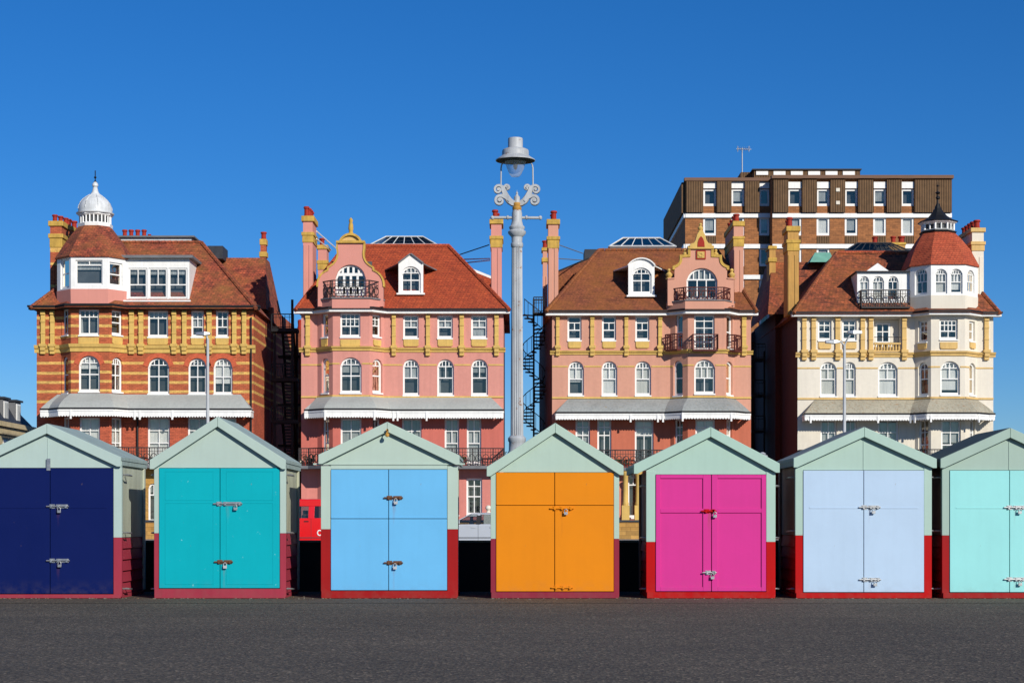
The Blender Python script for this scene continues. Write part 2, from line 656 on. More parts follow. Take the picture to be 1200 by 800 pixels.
class Villa:
    def __init__(s, name, label, pts, depth, py_eave, side_l=None, side_r=None):
        """pts: [(px, Y)] corners of the front from left to right"""
        s.poly = [Vector((X(px, Y), Y)) for px, Y in pts]
        cx = (s.poly[0].x + s.poly[-1].x) / 2
        s.root = thing(name, (cx, YF + 6, GZ), label, 'building')
        s.f = [Facet(a, b) for a, b in zip(s.poly[:-1], s.poly[1:])]
        s.holes = [[] for _ in s.f]
        s.zt = Z(py_eave, YF)
        yb = YF + depth
        s.bl = Vector((s.poly[0].x if side_l is None else side_l, yb))
        s.br = Vector((s.poly[-1].x if side_r is None else side_r, yb))

    def hole(s, i, px0, px1, py0, py1, rise=0.0, rev=None):
        u0, z1 = s.f[i].pt(px0, py0)
        u1, z0 = s.f[i].pt(px1, py1)
        if i in (1, 3) and len(s.f) == 5:
            u0, u1 = max(u0, 0.08), min(u1, s.f[i].L - 0.08)
        if rise:
            rise = min(rise, (u1 - u0) / 2 * 0.98)
        h = (u0, u1, z0, z1, rise) + ((rev,) if rev else ())
        s.holes[i].append(h)
        return h

    def win(s, i, px0, px1, py0, py1, bands=RECT, rise=0.0, blind=None, **kw):
        h = s.hole(i, px0, px1, py0, py1, rise)
        return window(s.root, s.f[i], h, bands, blind, **kw)

    def walls(s, mat, side_mat_l, side_mat_r):
        mb = MB()
        for fc, hs in zip(s.f, s.holes):
            wall_panel(mb, fc, GZ, s.zt, hs)
        a, b = s.poly[0], s.poly[-1]
        for p, q in ((b, s.br), (s.br, s.bl)):
            pass
        mb.face([(p.x, p.y, s.zt) for p in s.poly + [s.br, s.bl]])
        mb.build('front_wall', [mat, M['dark']], s.root)
        mb = MB()
        mb.face([(a.x, a.y, GZ), (s.bl.x, s.bl.y, GZ), (s.bl.x, s.bl.y, s.zt), (a.x, a.y, s.zt)])
        mb.face([(s.br.x, s.br.y, GZ), (s.bl.x, s.bl.y, GZ), (s.bl.x, s.bl.y, s.zt), (s.br.x, s.br.y, s.zt)])
        mb.build('side_wall', side_mat_l, s.root)
        mb = MB()
        mb.face([(b.x, b.y, GZ), (s.br.x, s.br.y, GZ), (s.br.x, s.br.y, s.zt), (b.x, b.y, s.zt)])
        mb.build('side_wall', side_mat_r, s.root)

    def pilaster(s, i, px0, px1, py0, py1, mat):
        fc = s.f[i]
        mb = MB()
        fc.pbox(mb, px0 + 0.7, px1 - 0.7, py0, py1 - 11, -0.13, -0.004)
        H = py1 - py0
        for k, (a, b, pr) in enumerate(((py0 + 1, py0 + 5, 0.20), (py0 + 11, py0 + 14, 0.17), (py0 + H * 0.5, py0 + H * 0.5 + 2, 0.155),
                                        (py1 - 12, py1 - 8.5, 0.30), (py1 - 8.5, py1 - 4, 0.25), (py1 - 4, py1, 0.17))):
            w = 0.5 if k < 3 else (-0.8 if k == 3 else 0.4)
            fc.pbox(mb, px0 + w, px1 - w, a, b, -pr, -0.002)
        mb.build('pilaster', mat, s.root, 0.02)

    def apron(s, i, px0, px1, py0, py1, mat):
        mb = MB()
        s.f[i].pbox(mb, px0, px1, py0, py1, -0.06, -0.004)
        s.f[i].pbox(mb, px0 + 1, px1 - 1, py1 - 1.5, py1 + 0.8, -0.09, -0.006)
        mb.build('apron_panel', mat, s.root)

    def course(s, py0, py1, proj, mat, name='string_course', ext=0.0):
        z0, z1 = Z(py1, YF), Z(py0, YF)
        mb = MB()
        for fc, hs in zip(s.f, s.holes):
            cuts = sorted((h[0] - 0.02, h[1] + 0.02) for h in hs if h[2] < z1 and h[3] > z0)
            u = 0.0
            for a, b in cuts + [(fc.L, fc.L)]:
                if a - u > 0.02:
                    fc.box(mb, u, a, z0, z1, -proj, -0.003)
                u = max(u, b)
        return mb.build(name, mat, s.root)

    def cornice(s, py0, py1, mat):
        z1, z0 = Z(py0, YF), Z(py1, YF)
        h = z1 - z0
        mb = MB()
        sweep(mb, s.poly, [(-0.05, z0), (0.06, z0), (0.08, z0 + h * 0.45), (0.16, z0 + h * 0.6), (0.2, z1), (-0.05, z1)], 0.12)
        mb.build('cornice', mat, s.root)

    def canopy(s, py0, py1, py2, mat, proj=1.05, shift=0.75, joints=(), ends=None):
        """sloping metal canopy over the ground floor with a scalloped white valance"""
        zt, zm, zb = Z(py0, YF), Z(py1, YF), Z(py2, YF)
        poly = [p.copy() for p in s.poly]
        if ends:
            poly[0].x, poly[-1].x = X(ends[0], YF - proj), X(ends[1], YF - proj)
        prof = [(0.03, 0.0), (0.25, 0.17), (0.5, 0.36), (0.72, 0.57), (0.89, 0.79), (1.0, 1.0)]
        rings = []
        for fo, fz in prof:
            pl = [p.copy() for p in poly]
            k = shift * (1 - fz)
            pl[0] = pl[0] + Vector((k, 0))
            pl[-1] = pl[-1] - Vector((k, 0))
            q = offs(pl, proj * fo)
            rings.append([(p.x, p.y, zt + (zm - zt) * fz) for p in q])
        mb = MB()
        for a, b in zip(rings[:-1], rings[1:]):
            for k in range(len(a) - 1):
                mb.face([a[k], a[k + 1], b[k + 1], b[k]])
        for e in (0, -1):
            w = poly[e]
            mb.face([r[e] for r in rings] + [(w.x, w.y + 0.02, zm)])
        for a, b in zip(rings[:-1], rings[1:]):
            for k in range(len(a) - 1):
                mb.face([(p[0], p[1] + 0.01, p[2] - 0.035) for p in (a[k], a[k + 1], b[k + 1], b[k])])
        # standing seams
        sm = mb
        for k in range(len(poly) - 1):
            L = (poly[k + 1] - poly[k]).length
            n = max(1, int(L / 0.62))
            for j in range(n + 1):
                t = j / n
                pts = [Vector(r[k]).lerp(Vector(r[k + 1]), t) + Vector((0, 0, 0.012)) for r in rings]
                pass
        mb.build('canopy_roof', mat, s.root)
        # gutter edge and valance
        ol = offs(poly, proj)
        gm = MB()
        sweep(gm, ol, [(-0.03, zm - 0.07), (0.05, zm - 0.07), (0.05, zm + 0.02), (-0.03, zm + 0.02)], 0.02)
        gm.build('gutter', M['black'], s.root)
        vm = MB()
        q = [Vector((ol[0].x, poly[0].y))] + ol + [Vector((ol[-1].x, poly[-1].y))]
        for a, b in zip(q[:-1], q[1:]):
            L = (b - a).length
            if L < 0.15:
                continue
            fc = Facet(a, b)
            n = max(2, int(L / 0.155))
            zt2 = zm - 0.075
            pts = [(0, zt2)]
            for j in range(n):
                u = L * j / n
                w = L / n
                pts += [(u + w * 0.02, zb + 0.07), (u + w * 0.25, zb + 0.02), (u + w * 0.5, zb), (u + w * 0.75, zb + 0.02), (u + w * 0.98, zb + 0.07)]
            pts.append((L, zt2))
            vm.hexa([fc.W(u, 0.0, z) for u, z in pts], [fc.W(u, 0.03, z) for u, z in pts])
            fc.box(vm, 0.02, L - 0.02, zt2 - 0.10, zt2 - 0.01, -0.03, -0.002)
        for px in joints:
            # little drop posts between lengths of valance
            for fc in [Facet(a, b) for a, b in zip(ol[:-1], ol[1:])]:
                u, _ = fc.pt(px, py1)
                if 0 < u < fc.L:
                    fc.box(vm, u - 0.05, u + 0.05, zb - 0.13, zt2 - 0.004, -0.045, 0.035)
        vm.build('valance', M['white'], s.root)

    def balcony(s, py, i0=0, proj=1.1, h=1.0, mat=None):
        z = Z(py, YF)
        band(s.poly, z - 0.18, z, proj).build('balcony_slab', M['lead_dark'], s.root)
        ol = offs(s.poly, proj - 0.08)
        mb = MB()
        railing(mb, [(p.x, p.y, z) for p in [Vector((ol[0].x, YF - 0.05))] + ol + [Vector((ol[-1].x, YF - 0.05))]], h, 0.15, 0.012)
        mb.build('balcony_railing', mat or M['iron'], s.root)

    def eaves(s, py0, py1, proj, mat, dark=None):
        band(s.poly, Z(py1, YF), Z(py0, YF), proj, proj * 0.9).build('eaves_board', mat, s.root)
        z = Z(py0, YF)
        band(s.poly, z - 0.02, z + 0.09, proj + 0.12, proj).build('gutter', dark or M['black'], s.root)

    def roof(s, px_l, px_r, py_e, rl, rr, py_r, Yr, mat, proj=0.55, patch=1.5, back=None, ridge=None):
        Ye = YF - proj
        Yb = (s.bl.y + 0.4) if back is None else back
        e = Z(py_e, Ye)
        xl, xr = X(px_l, Ye), X(px_r, Ye)
        zr = Z(py_r, Yr)
        RL, RR = Vector((X(rl, Yr), Yr, zr)), Vector((X(rr, Yr), Yr, zr))
        A, B = Vector((xl, Ye, e)), Vector((xr, Ye, e))
        yrb = Yb - (Yr - Ye)
        if yrb < Yr + 0.3:
            yrb = Yr + 0.3
        RL2, RR2 = Vector((RL.x, yrb, zr)), Vector((RR.x, yrb, zr))
        D, Cc = Vector((xl, Yb, e)), Vector((xr, Yb, e))
        mb = MB()
        mb.face([A, B, RR, RL])
        mb.face([B, Cc, RR2, RR])
        mb.face([Cc, D, RL2, RR2])
        mb.face([D, A, RL, RL2])
        mb.face([RL, RR, RR2, RL2])
        mb.face([A, B, Cc, D])
        slope = (zr - e) / (Yr - Ye)
        s.rz = lambda y: e + slope * (y - Ye)
        s.ry = lambda z: Ye + (z - e) / slope
        if patch and len(s.f) == 5:
            ol = offs(s.poly, proj)
            p1, p2, p3, p4 = [Vector((p.x, p.y, e)) for p in ol[1:5]]
            y2 = Ye + patch
            m2, m3 = Vector((p2.x, y2, s.rz(y2))), Vector((p3.x, y2, s.rz(y2)))
            p1.y = p4.y = Ye
            mb.face([p1, p2, m2])
            mb.face([p2, p3, m3, m2])
            mb.face([p3, p4, m3])
            mb.face([p1, p2, p3, p4])
        o = mb.build('roof', mat, s.root)
        # ridge and hip tiles
        rm = MB()
        for a, b in ((RL, RR), (A, RL), (B, RR)):
            n = int((b - a).length / 0.35)
            for k in range(n):
                p, q = a.lerp(b, k / n), a.lerp(b, (k + 0.93) / n)
                rm.tube([p + Vector((0, 0, 0.02)), q + Vector((0, 0, 0.035))], 0.12, 6, False)
        rm.build('ridge_tiles', ridge or mat, o)
        return o

    def chimney(s, px0, px1, py_t, py_b, Y, depth, mat, caps, pots=(), capmat=None, extra=None):
        x0, x1 = X(px0, Y), X(px1, Y)
        mb = MB()
        mb.box(x0 + 0.06, x1 - 0.06, Y, Y + depth, Z(py_b, Y), Z(py_t, Y))
        # raised panel strips down the face of the stack
        if py_b - py_t > 40:
            w = x1 - x0
            for f0, f1 in ((0.12, 0.40), (0.60, 0.88)):
                mb.box(x0 + w * f0, x0 + w * f1, Y - 0.035, Y - 0.002, Z(py_b, Y), Z(py_t + 34, Y))
        o = mb.build('chimney', mat, s.root)
        for a, b, pr in caps:
            cm = MB()
            cm.box(x0 + 0.06 - pr, x1 - 0.06 + pr, Y - pr, Y + depth + pr, Z(b, Y), Z(a, Y))
            cm.build('chimney_cap', capmat or M['yellow_stone'], o, 0.025)
        for fx, fy, h, r in pots:
            px_, py_ = x0 + (x1 - x0) * fx, Y + depth * fy
            z = Z(py_t, Y)
            pm = MB()
            h, r = h * 0.82, r * 1.12
            pm.lathe((px_, py_), [(r * 0.95, z - 0.02), (r, z + h * 0.1), (r * 0.82, z + h * 0.2), (r * 0.80, z + h * 0.75), (r * 1.08, z + h * 0.8),
                                  (r * 1.08, z + h * 0.9), (r * 0.9, z + h), (r * 0.6, z + h), (r * 0.6, z + h * 0.8)], 12)
            pm.build('chimney_pot', M['terracotta'], o)
        return o

    def lantern(s, px0, px1, py0, py1, Y, depth, mat, inset=0.3, ncols=5):
        """glazed roof lantern: hipped frame of bars over dark panes"""
        x0, x1 = X(px0, Y), X(px1, Y)
        z0, z1 = Z(py1, Y), Z(py0, Y)
        k = (x1 - x0) * inset / 1.0
        yk = min(depth * 0.45, k)
        b4 = [Vector((x0, Y, z0)), Vector((x1, Y, z0)), Vector((x1, Y + depth, z0)), Vector((x0, Y + depth, z0))]
        t4 = [Vector((x0 + k, Y + yk, z1)), Vector((x1 - k, Y + yk, z1)), Vector((x1 - k, Y + depth - yk, z1)), Vector((x0 + k, Y + depth - yk, z1))]
        mb = MB()
        for a in range(4):
            mb.tube([b4[a], b4[(a + 1) % 4]], 0.055, 4, False)
            mb.tube([t4[a], t4[(a + 1) % 4]], 0.045, 4, False)
            mb.tube([b4[a], t4[a]], 0.045, 4, False)
            n = ncols if a % 2 == 0 else 3
            for j in range(1, n):
                mb.tube([b4[a].lerp(b4[(a + 1) % 4], j / n), t4[a].lerp(t4[(a + 1) % 4], j / n)], 0.03, 4, False)
        o = mb.build('roof_lantern', mat, s.root)
        pm = MB()
        for a in range(4):
            pm.face([b4[a], b4[(a + 1) % 4], t4[(a + 1) % 4], t4[a]])
        pm.face(t4)
        pm.build('pane', M['glass'], o)
        cb = MB()
        cb.box(x0 + 0.05, x1 - 0.05, Y + 0.05, Y + depth - 0.05, z0 - 1.6, z0 - 0.03)
        cb.build('curb', M['lead_dark'], o)
        return o


def ring_xy(pts, z):
    return [(p[0], p[1], z) for p in pts]


def octa(cx, cy, r, ph=22.5):
    return [(cx + r * math.cos(R(ph + 45 * k)), cy + r * math.sin(R(ph + 45 * k))) for k in range(8)]


def bay_octagon(px_l, px_fl, px_fr, px_r, Yf, Ys, Yb):
    """eight plan points, counter-clockwise seen from above, starting at the right front side"""
    def q(px, Y):
        return (X(px, Y), Y)
    dl = q(px_l, Ys)
    fl = q(px_fl, Yf)
    fr = q(px_fr, Yf)
    dr = q(px_r, Ys)
    return [(dr[0], Yb - (Ys - Yf)), (fr[0], Yb), (fl[0], Yb), (dl[0], Yb - (Ys - Yf)), dl, fl, fr, dr]


def grow(pts, k):
    cx = sum(p[0] for p in pts) / len(pts)
    cy = sum(p[1] for p in pts) / len(pts)
    return [(cx + (p[0] - cx) * k, cy + (p[1] - cy) * k) for p in pts]


# ============================== villa 1: striped brick ==============================
RED, YEL = C(194, 100, 62, 0.9), C(238, 190, 104, 0.9)
RED2 = C(196, 96, 66, 0.9)


def zl(py):
    return Z(py, YF) - GZ


def stripes(centres, base_top=380):
    z = [(0.0, RED2)]
    for c in sorted(centres, reverse=True):
        z += [(zl(c + 1.6), YEL), (zl(c - 1.6), RED)]
    return z


ZA = [(0.0, C(214, 164, 84)), (zl(546), RED2)] + stripes([373.4, 384.5, 395.5, 426, 437.2, 448.4, 459.6, 471])[1:]
MA = zoned('striped_brick', ZA, 0, zl(355), (0.235, 0.09, 0.62), 0.14)

v = Villa('striped_villa', 'red brick villa striped with ochre bands, white onion dome on its corner turret',
          [(43, YF), (72, YF), (83, YF - 0.85), (128, YF - 0.85), (145, YF), (297, YF)], 12, 360)
rt = v.root
# second floor (rectangular) and first floor (arched)
v.win(1, 72.5, 80, 362.5, 392, RECT_A[:1] + [(1, 2)])
v.win(2, 92, 116, 362.5, 392.5, RECT_A)
v.win(3, 131, 143.5, 363, 393, [(0.5, 1), (0.75, 1), (1, 2)])
for a, b in ((173, 197),):
    v.win(4, a, b, 364, 394.5, RECT_A)
for a, b in ((223.8, 238.8), (252.8, 267.8)):
    v.win(4, a, b, 364, 394.5, [(0.38, 1), (0.7, 2), (1, 2)], blind=('net', 0.6) if a < 240 else None)
v.win(1, 72.5, 80, 418, 460, [(0.5, 1), (1, 1)], 0.25)
v.win(2, 92, 117, 416.5, 458.5, ARCH_A, 0.55, ('blind', 0.36))
v.win(3, 131, 145, 418, 459.5, ARCH_A, 0.4, ('side', 0.2))
v.win(4, 173, 198.3, 419, 461, ARCH_A, 0.55)
v.win(4, 220.5, 242, 419.5, 461.5, ARCH_A, 0.55)
v.win(4, 250, 272.5, 419.5, 461.5, ARCH_A, 0.55, ('blind', 0.7))
# ground floor french windows
for i, a, b, bl in ((1, 73, 81, None), (2, 93, 117, ('blind', 1)), (3, 131, 144.5, ('blind', 1)), (4, 173, 199, ('blind', 1)),
                    (4, 220, 246, ('net', 1)), (4, 255, 277, None)):
    v.win(i, a, b, 489, 543, [(0.45, 2), (0.72, 2), (1, 2)], 0, bl)
# basement door and windows on the ochre base
dr = v.win(4, 173.5, 186, 566, 611, [(0.7, 1), (1, 2)], 0.4, None, frame=M['white'], name='front_door')
v.win(2, 95, 115, 562, 600, RECT)
v.win(4, 215, 238, 562, 600, RECT)
v.win(4, 255, 275, 562, 600, RECT)
v.walls(MA, MA, MA)
# brick arches over the first-floor windows
for i, a, b, t in ((2, 92, 117, 416.5), (4, 173, 198.3, 419), (4, 220.5, 242, 419.5), (4, 250, 272.5, 419.5)):
    fc = v.f[i]
    u0, z1 = fc.pt(a, t)
    u1, _ = fc.pt(b, t)
    mb = MB()
    o_ = arc_pts(u0 - 0.28, u1 + 0.28, z1 + 0.28, 0.72, 14)
    i_ = arc_pts(u0, u1, z1, 0.55, 14)
    for k in range(14):
        q4 = [o_[k], o_[k + 1], i_[k + 1], i_[k]]
        mb.hexa([fc.W(u, -0.035, z) for u, z in q4], [fc.W(u, 0.02, z) for u, z in q4])
    mb.build('brick_arch', paint('arch_brick', RED2, 0.85, 0.2, 6) if 'arch_brick' not in bpy.data.materials else bpy.data.materials['arch_brick'], rt)
for i, a, b in ((0, 47.5, 54), (0, 58.5, 65), (4, 151, 158), (4, 162, 169), (4, 201, 207.5), (4, 213, 219.5), (4, 242, 249), (4, 271.5, 278), (4, 283, 289.5)):
    v.pilaster(i, a, b, 364, 415, M['yellow'])
for i, a, b in ((2, 92, 116), (3, 131, 143), (4, 173, 197), (4, 224, 239), (4, 253, 268)):
    v.apron(i, a, b, 395.5, 403, M['yellow'])
v.cornice(404.5, 413.5, M['yellow'])
v.canopy(462, 480, 490, M['lead'], 1.05, 0.75, (83, 158, 164, 202, 243), (47, 294))
v.balcony(545)
v.eaves(360.5, 363.5, 0.42, M['black'])
v.roof(35, 300, 361.5, 139, 236, 284.5, 109.3, M['tile_a'])
# downpipe
mb = MB()
fc = v.f[4]
u, z = fc.pt(161.5, 490)
mb.tube([fc.W(u, -0.09, z + 0.5), fc.W(u, -0.09, GZ)], 0.06)
u, z = fc.pt(294.5, 372)
mb.tube([fc.W(u, -0.09, z), fc.W(u, -0.09, GZ)], 0.05)
mb.build('downpipe', M['black'], rt)
# turret over the bay
pts = bay_octagon(67, 83, 126.5, 148, YF - 1.0, YF + 0.1, YF + 3.6)
zb, z1, z2, z3 = Z(356, YF - 1), Z(338.5, YF - 1), Z(300, YF - 1), Z(264.5, 106.3)
mb = MB()
mb.loft([ring_xy(grow(pts, 1.0), zb), ring_xy(grow(pts, 1.012), z1)], True)
mb.m = 1
fcs = [Facet(pts[k], pts[(k + 1) % 8]) for k in range(8)]
tw = {}
for k, (a, b, t, bt) in {4: (71, 81, 304, 337), 5: (88.5, 120, 304.5, 333.5), 6: (126.8 + 0.5, 143.5, 306.5, 336.5)}.items():
    u0, zz1 = fcs[k].pt(a, t)
    u1, zz0 = fcs[k].pt(b, bt)
    tw[k] = (max(0.12, u0), min(fcs[k].L - 0.12, u1), zz0, zz1)
for k in range(8):
    wall_panel(mb, fcs[k], z1, z2, [tw[k]] if k in tw else [], 0.4, back_mat=2)
tur = mb.build('corner_turret', [M['pink'], M['white'], M['dark']], rt)
window(tur, fcs[4], tw[4], [(0.5, 1), (1, 1)], ('blind', 0.55), sub=True, dep=0.1)
window(tur, fcs[5], tw[5], [(0.80, 1), (1, 2)], None, sub=True, dep=0.1, bw=0.07)
window(tur, fcs[6], tw[6], [(0.5, 1), (1, 1)], None, sub=True, dep=0.1)
tc = (X(111.6, 106.8), 106.8)
o8 = octa(tc[0], tc[1], 0.98)
o8 = o8[0:]  # starts at +22.5 deg, counter-clockwise: right back first
mb = MB()
mb.loft([ring_xy(grow(pts, 1.05), z2 - 0.05), ring_xy(grow(pts, 1.06), z2 + 0.02),
         ring_xy([((grow(pts, 1.05)[k][0] * 0.5 + o8[k][0] * 0.5), (grow(pts, 1.05)[k][1] * 0.5 + o8[k][1] * 0.5)) for k in range(8)], z2 + (z3 - z2) * 0.56),
         ring_xy(o8, z3)], True)
mb.build('turret_roof', M['tile_a'], tur)
# lantern drum, dome, finial
Yd = 106.8
zd0, zd1 = Z(266.5, Yd), Z(251.5, Yd)
mb = MB()
mb.lathe(tc, [(1.02, zd0 - 0.05), (1.05, zd0 + 0.15), (0.94, zd0 + 0.2), (0.94, zd0 + 0.22)], 8, R(22.5), False)
mb.lathe(tc, [(0.90, zd1 - 0.16), (1.04, zd1 - 0.1), (1.06, zd1)], 8, R(22.5), False)
for k in range(24):
    a = R(15 * k + 7.5)
    p = Vector((tc[0] + 0.90 * math.cos(a), tc[1] + 0.90 * math.sin(a), 0))
    mb.tube([p + Vector((0, 0, zd0 + 0.15)), p + Vector((0, 0, zd1 - 0.1))], 0.05, 5, False)
mb.m = 1
mb.lathe(tc, [(0.8, zd0 + 0.1), (0.8, zd1 - 0.1)], 16)
mb.build('lantern_drum', [M['white'], M['dark']], tur)
zt_ = Z(220, Yd)
mb = MB()
hh = zt_ - zd1
mb.lathe(tc, [(1.10, zd1), (1.12, zd1 + 0.06), (1.0, zd1 + 0.08), (1.0, zd1 + 0.3), (0.97, zd1 + hh * 0.28), (0.88, zd1 + hh * 0.42), (0.72, zd1 + hh * 0.55), (0.5, zd1 + hh * 0.66),
              (0.30, zd1 + hh * 0.74), (0.19, zd1 + hh * 0.84), (0.13, zd1 + hh), (0.10, zd1 + hh * 1.03)], 24, R(7.5))
for k in range(8):
    a = R(45 * k + 22.5)
    pr = [(1.01, zd1 + 0.3), (0.98, zd1 + hh * 0.28), (0.89, zd1 + hh * 0.42), (0.73, zd1 + hh * 0.55), (0.51, zd1 + hh * 0.66), (0.31, zd1 + hh * 0.74)]
    mb.tube([(tc[0] + r * math.cos(a), tc[1] + r * math.sin(a), z) for r, z in pr], 0.022, 4, False)
mb.build('onion_dome', M['white_metal'], tur)
mb = MB()
mb.lathe(tc, [(0.10, zt_), (0.18, zt_ + 0.1), (0.17, zt_ + 0.22), (0.07, zt_ + 0.34), (0.03, zt_ + 0.42)], 12)
mb.m = 1
mb.lathe(tc, [(0.03, zt_ + 0.4), (0.03, Z(200, Yd))], 6)
for zz in (208, 213):
    mb.lathe(tc, [(0.01, Z(zz + 1.8, Yd)), (0.09, Z(zz, Yd)), (0.01, Z(zz - 1.8, Yd))], 10)
mb.build('finial', [M['white_metal'], M['black']], tur)
# flat-roofed dormer beside the turret
Yd = YF + 0.12
fd = Facet((X(143, Yd), Yd), (X(222, Yd), Yd))
hd = []
for a, b in ((150.5, 172.5), (174, 196), (197.5, 219.5)):
    u0, q1 = fd.pt(a, 314)
    u1, q0 = fd.pt(b, 350)
    hd.append((u0, u1, q0, q1))
mb = MB()
za, zb2 = Z(352, Yd), Z(303, Yd)
wall_panel(mb, fd, za, zb2, hd, 0.5)
x0, x1 = fd.A.x, fd.B.x
mb.face([(x1, Yd, za), (x1, Yd + 4.5, za), (x1, Yd + 4.5, zb2), (x1, Yd, zb2)])
mb.face([(x0, Yd, zb2), (x1, Yd, zb2), (x1, Yd + 4.5, zb2), (x0, Yd + 4.5, zb2)])
dm = mb.build('flat_dormer', [M['white'], M['dark']], rt)
for h in hd:
    window(dm, fd, h, [(0.46, 1), (1, 2)], ('net', 0.2), sub=True, dep=0.06, bw=0.09, name='window')
mb = MB()
mb.box(x0 - 0.05, x1 + 0.25, Yd - 0.35, Yd + 4.6, zb2 + 0.003, zb2 + 0.16)
mb.build('dormer_roof', M['lead_dark'], dm)
mb = MB()
mb.box(x0, x1 + 0.1, Yd - 0.22, Yd + 0.02, za - 0.09, za - 0.004)
mb.build('sill', M['white'], dm)
# things on the roof
mb = MB()
mb.box(X(138, 110.5), X(226, 110.5), 110, 116, Z(283, 110), Z(278.5, 110))
mb.m = 1
mb.box(X(136, 110.5), X(230, 110.5), 109.8, 116.2, Z(278.4, 110), Z(276.6, 110))
mb.build('roof_parapet', [M['white_metal'], M['lead_dark']], rt)
mb = MB()
mb.box(X(243, 113), X(261, 113), 113, 115, Z(303, 113), Z(288, 113))
mb.build('tank_housing', M['slate'], rt)
mb = MB()
Yx = 111.5
a, b = P(240, 362, Yx), P(312, 362, Yx)
c, d = P(311, 302, 114.5), P(250, 302, 114.5)
mb.face([a, b, c, d])
b2, c2 = b + Vector((0, 8, 0)), c + Vector((0, 2, 0))
mb.face([b, b2, c2, c])
mb.face([a, d, d + Vector((0, 2, 0)), a + Vector((0, 8, 0))])
mb.face([d, c, c2, d + Vector((0, 2, 0))])
mb.build('rear_roof', M['tile_a'], rt)
# rear wing (behind, against the fire escape)
mb = MB()
mb.box(X(250, 114), X(319.5, 112.8), 112.8, 122, GZ, Z(360, 112.8))
mb.build('rear_wing', MA, rt)
BR_A = zoned('chimney_brick', [(0, RED), (zl(332), YEL), (zl(329), RED), (zl(306), YEL), (zl(303), RED), (zl(290), YEL), (zl(279), RED)], 0, zl(230), (0.235, 0.09, 0.62))
v.chimney(57.5, 73.5, 259, 350, 107.0, 1.6, BR_A, [(259, 265, 0.10), (274, 279, 0.10), (279, 290, 0.03)], [(0.28, 0.3, 0.55, 0.15), (0.55, 0.6, 0.55, 0.15), (0.8, 0.85, 0.5, 0.15)])
v.chimney(72, 85, 265, 350, 110.5, 1.4, BR_A, [(265, 270, 0.10), (276, 281, 0.08)], [(0.5, 0.3, 0.6, 0.17), (0.75, 0.8, 0.6, 0.17)])
v.chimney(141, 174, 277.6, 300, 117.0, 1.0, BR_A, [(277.6, 279, 0.05)], [(0.10, 0.5, 0.66, 0.15), (0.33, 0.5, 0.66, 0.15), (0.56, 0.5, 0.66, 0.15), (0.79, 0.5, 0.66, 0.15), (0.98, 0.5, 0.3, 0.1)])
v.chimney(304, 312.5, 280, 318, 116.0, 0.6, BR_A, [(280, 287, 0.05), (295, 301, 0.07)], [(0.5, 0.5, 0.6, 0.17)])
# ============================== villa 2: pink ==============================
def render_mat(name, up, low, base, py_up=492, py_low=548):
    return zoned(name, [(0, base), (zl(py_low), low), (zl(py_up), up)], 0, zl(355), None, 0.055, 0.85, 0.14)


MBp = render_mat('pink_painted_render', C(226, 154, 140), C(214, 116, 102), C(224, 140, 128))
v = Villa('pink_villa', 'pink villa with bright red tiled roof and curved gable beneath one tall finial',
          [(353, YF), (372, YF), (390, YF - 0.9), (433, YF - 0.9), (450, YF), (590, YF)], 12, 364)
rt = v.root
v.win(1, 377, 384.3, 368, 394.5, [(0.5, 1), (1, 1)])
v.win(2, 398.5, 422.3, 366.5, 394.5, [(0.45, 2), (0.75, 4), (1, 4)])
v.win(3, 436.5, 446.5, 368, 395, [(0.5, 1), (0.78, 2), (1, 2)])
for a, b, bl in ((472.3, 490.6, ('net', 0.55)), (512.4, 530.6, ('net', 0.5)), (552, 571, ('net', 1))):
    v.win(4, a, b, 369, 396, RECT, 0, bl)
v.win(1, 377, 385.5, 420, 460, [(0.5, 1), (1, 1)], 0.2)
v.win(2, 398.5, 423.7, 418.5, 460, ARCH_A, 0.5)
v.win(3, 436.5, 448, 420, 460.5, [(0.5, 1), (0.8, 1), (1, 2)], 0.35, ('side', 0.25))
for a, b, bl in ((472, 491.3, ('net', 0.5)), (512.3, 532, ('side', 0.22)), (552, 571.8, None)):
    v.win(4, a, b, 420.7, 462.7, ARCH, 0.45, bl)
for i, a, b, bl in ((1, 377.5, 385.5, ('blind', 1)), (2, 399, 423.5, ('net', 0.6)), (3, 437, 446, ('net', 1)), (4, 471, 494, ('net', 0.8)),
                    (4, 521, 538, ('net', 1)), (4, 547, 564, ('net', 1))):
    v.win(i, a, b, 490, 543, [(0.45, 1), (0.72, 2), (1, 2)] if i != 2 else [(0.45, 2), (0.72, 2), (1, 2)], 0, bl)
v.win(4, 546.5, 565, 560, 603, [(0.5, 2), (0.78, 2), (1, 2)], 0, ('side', 0.2))
v.win(4, 521, 538, 560, 603, RECT)
v.win(2, 399, 423, 560, 603, RECT)
v.win(4, 474, 494, 560, 603, RECT)
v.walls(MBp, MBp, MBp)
for i, a, b in ((0, 357.5, 364), (4, 458.7, 464.5), (4, 498.5, 504.5), (4, 538, 544.3), (4, 578.8, 585)):
    v.pilaster(i, a, b, 368, 417, M['yellow'])
for i, a, b in ((1, 377, 384), (2, 399, 422), (3, 437, 446), (4, 473, 490.5), (4, 513, 530.5), (4, 552.5, 570.5)):
    v.apron(i, a, b, 397.8, 405, M['yellow'])
v.cornice(407.5, 412.5, M['yellow'])
v.course(426.6, 428.2, 0.03, M['yellow'])
v.course(464, 466, 0.06, M['yellow'])
v.canopy(465.5, 481, 491.5, M['lead'], 1.05, 0.75, (381, 439, 461, 466, 500), (356.5, 590))
v.balcony(546)
v.eaves(364.2, 368, 0.42, M['white'])
v.roof(346, 597, 363.5, 404, 526, 289, 109.5, M['tile_b'], patch=1.2)
mb = MB()
Yr = 109.5
n = 42
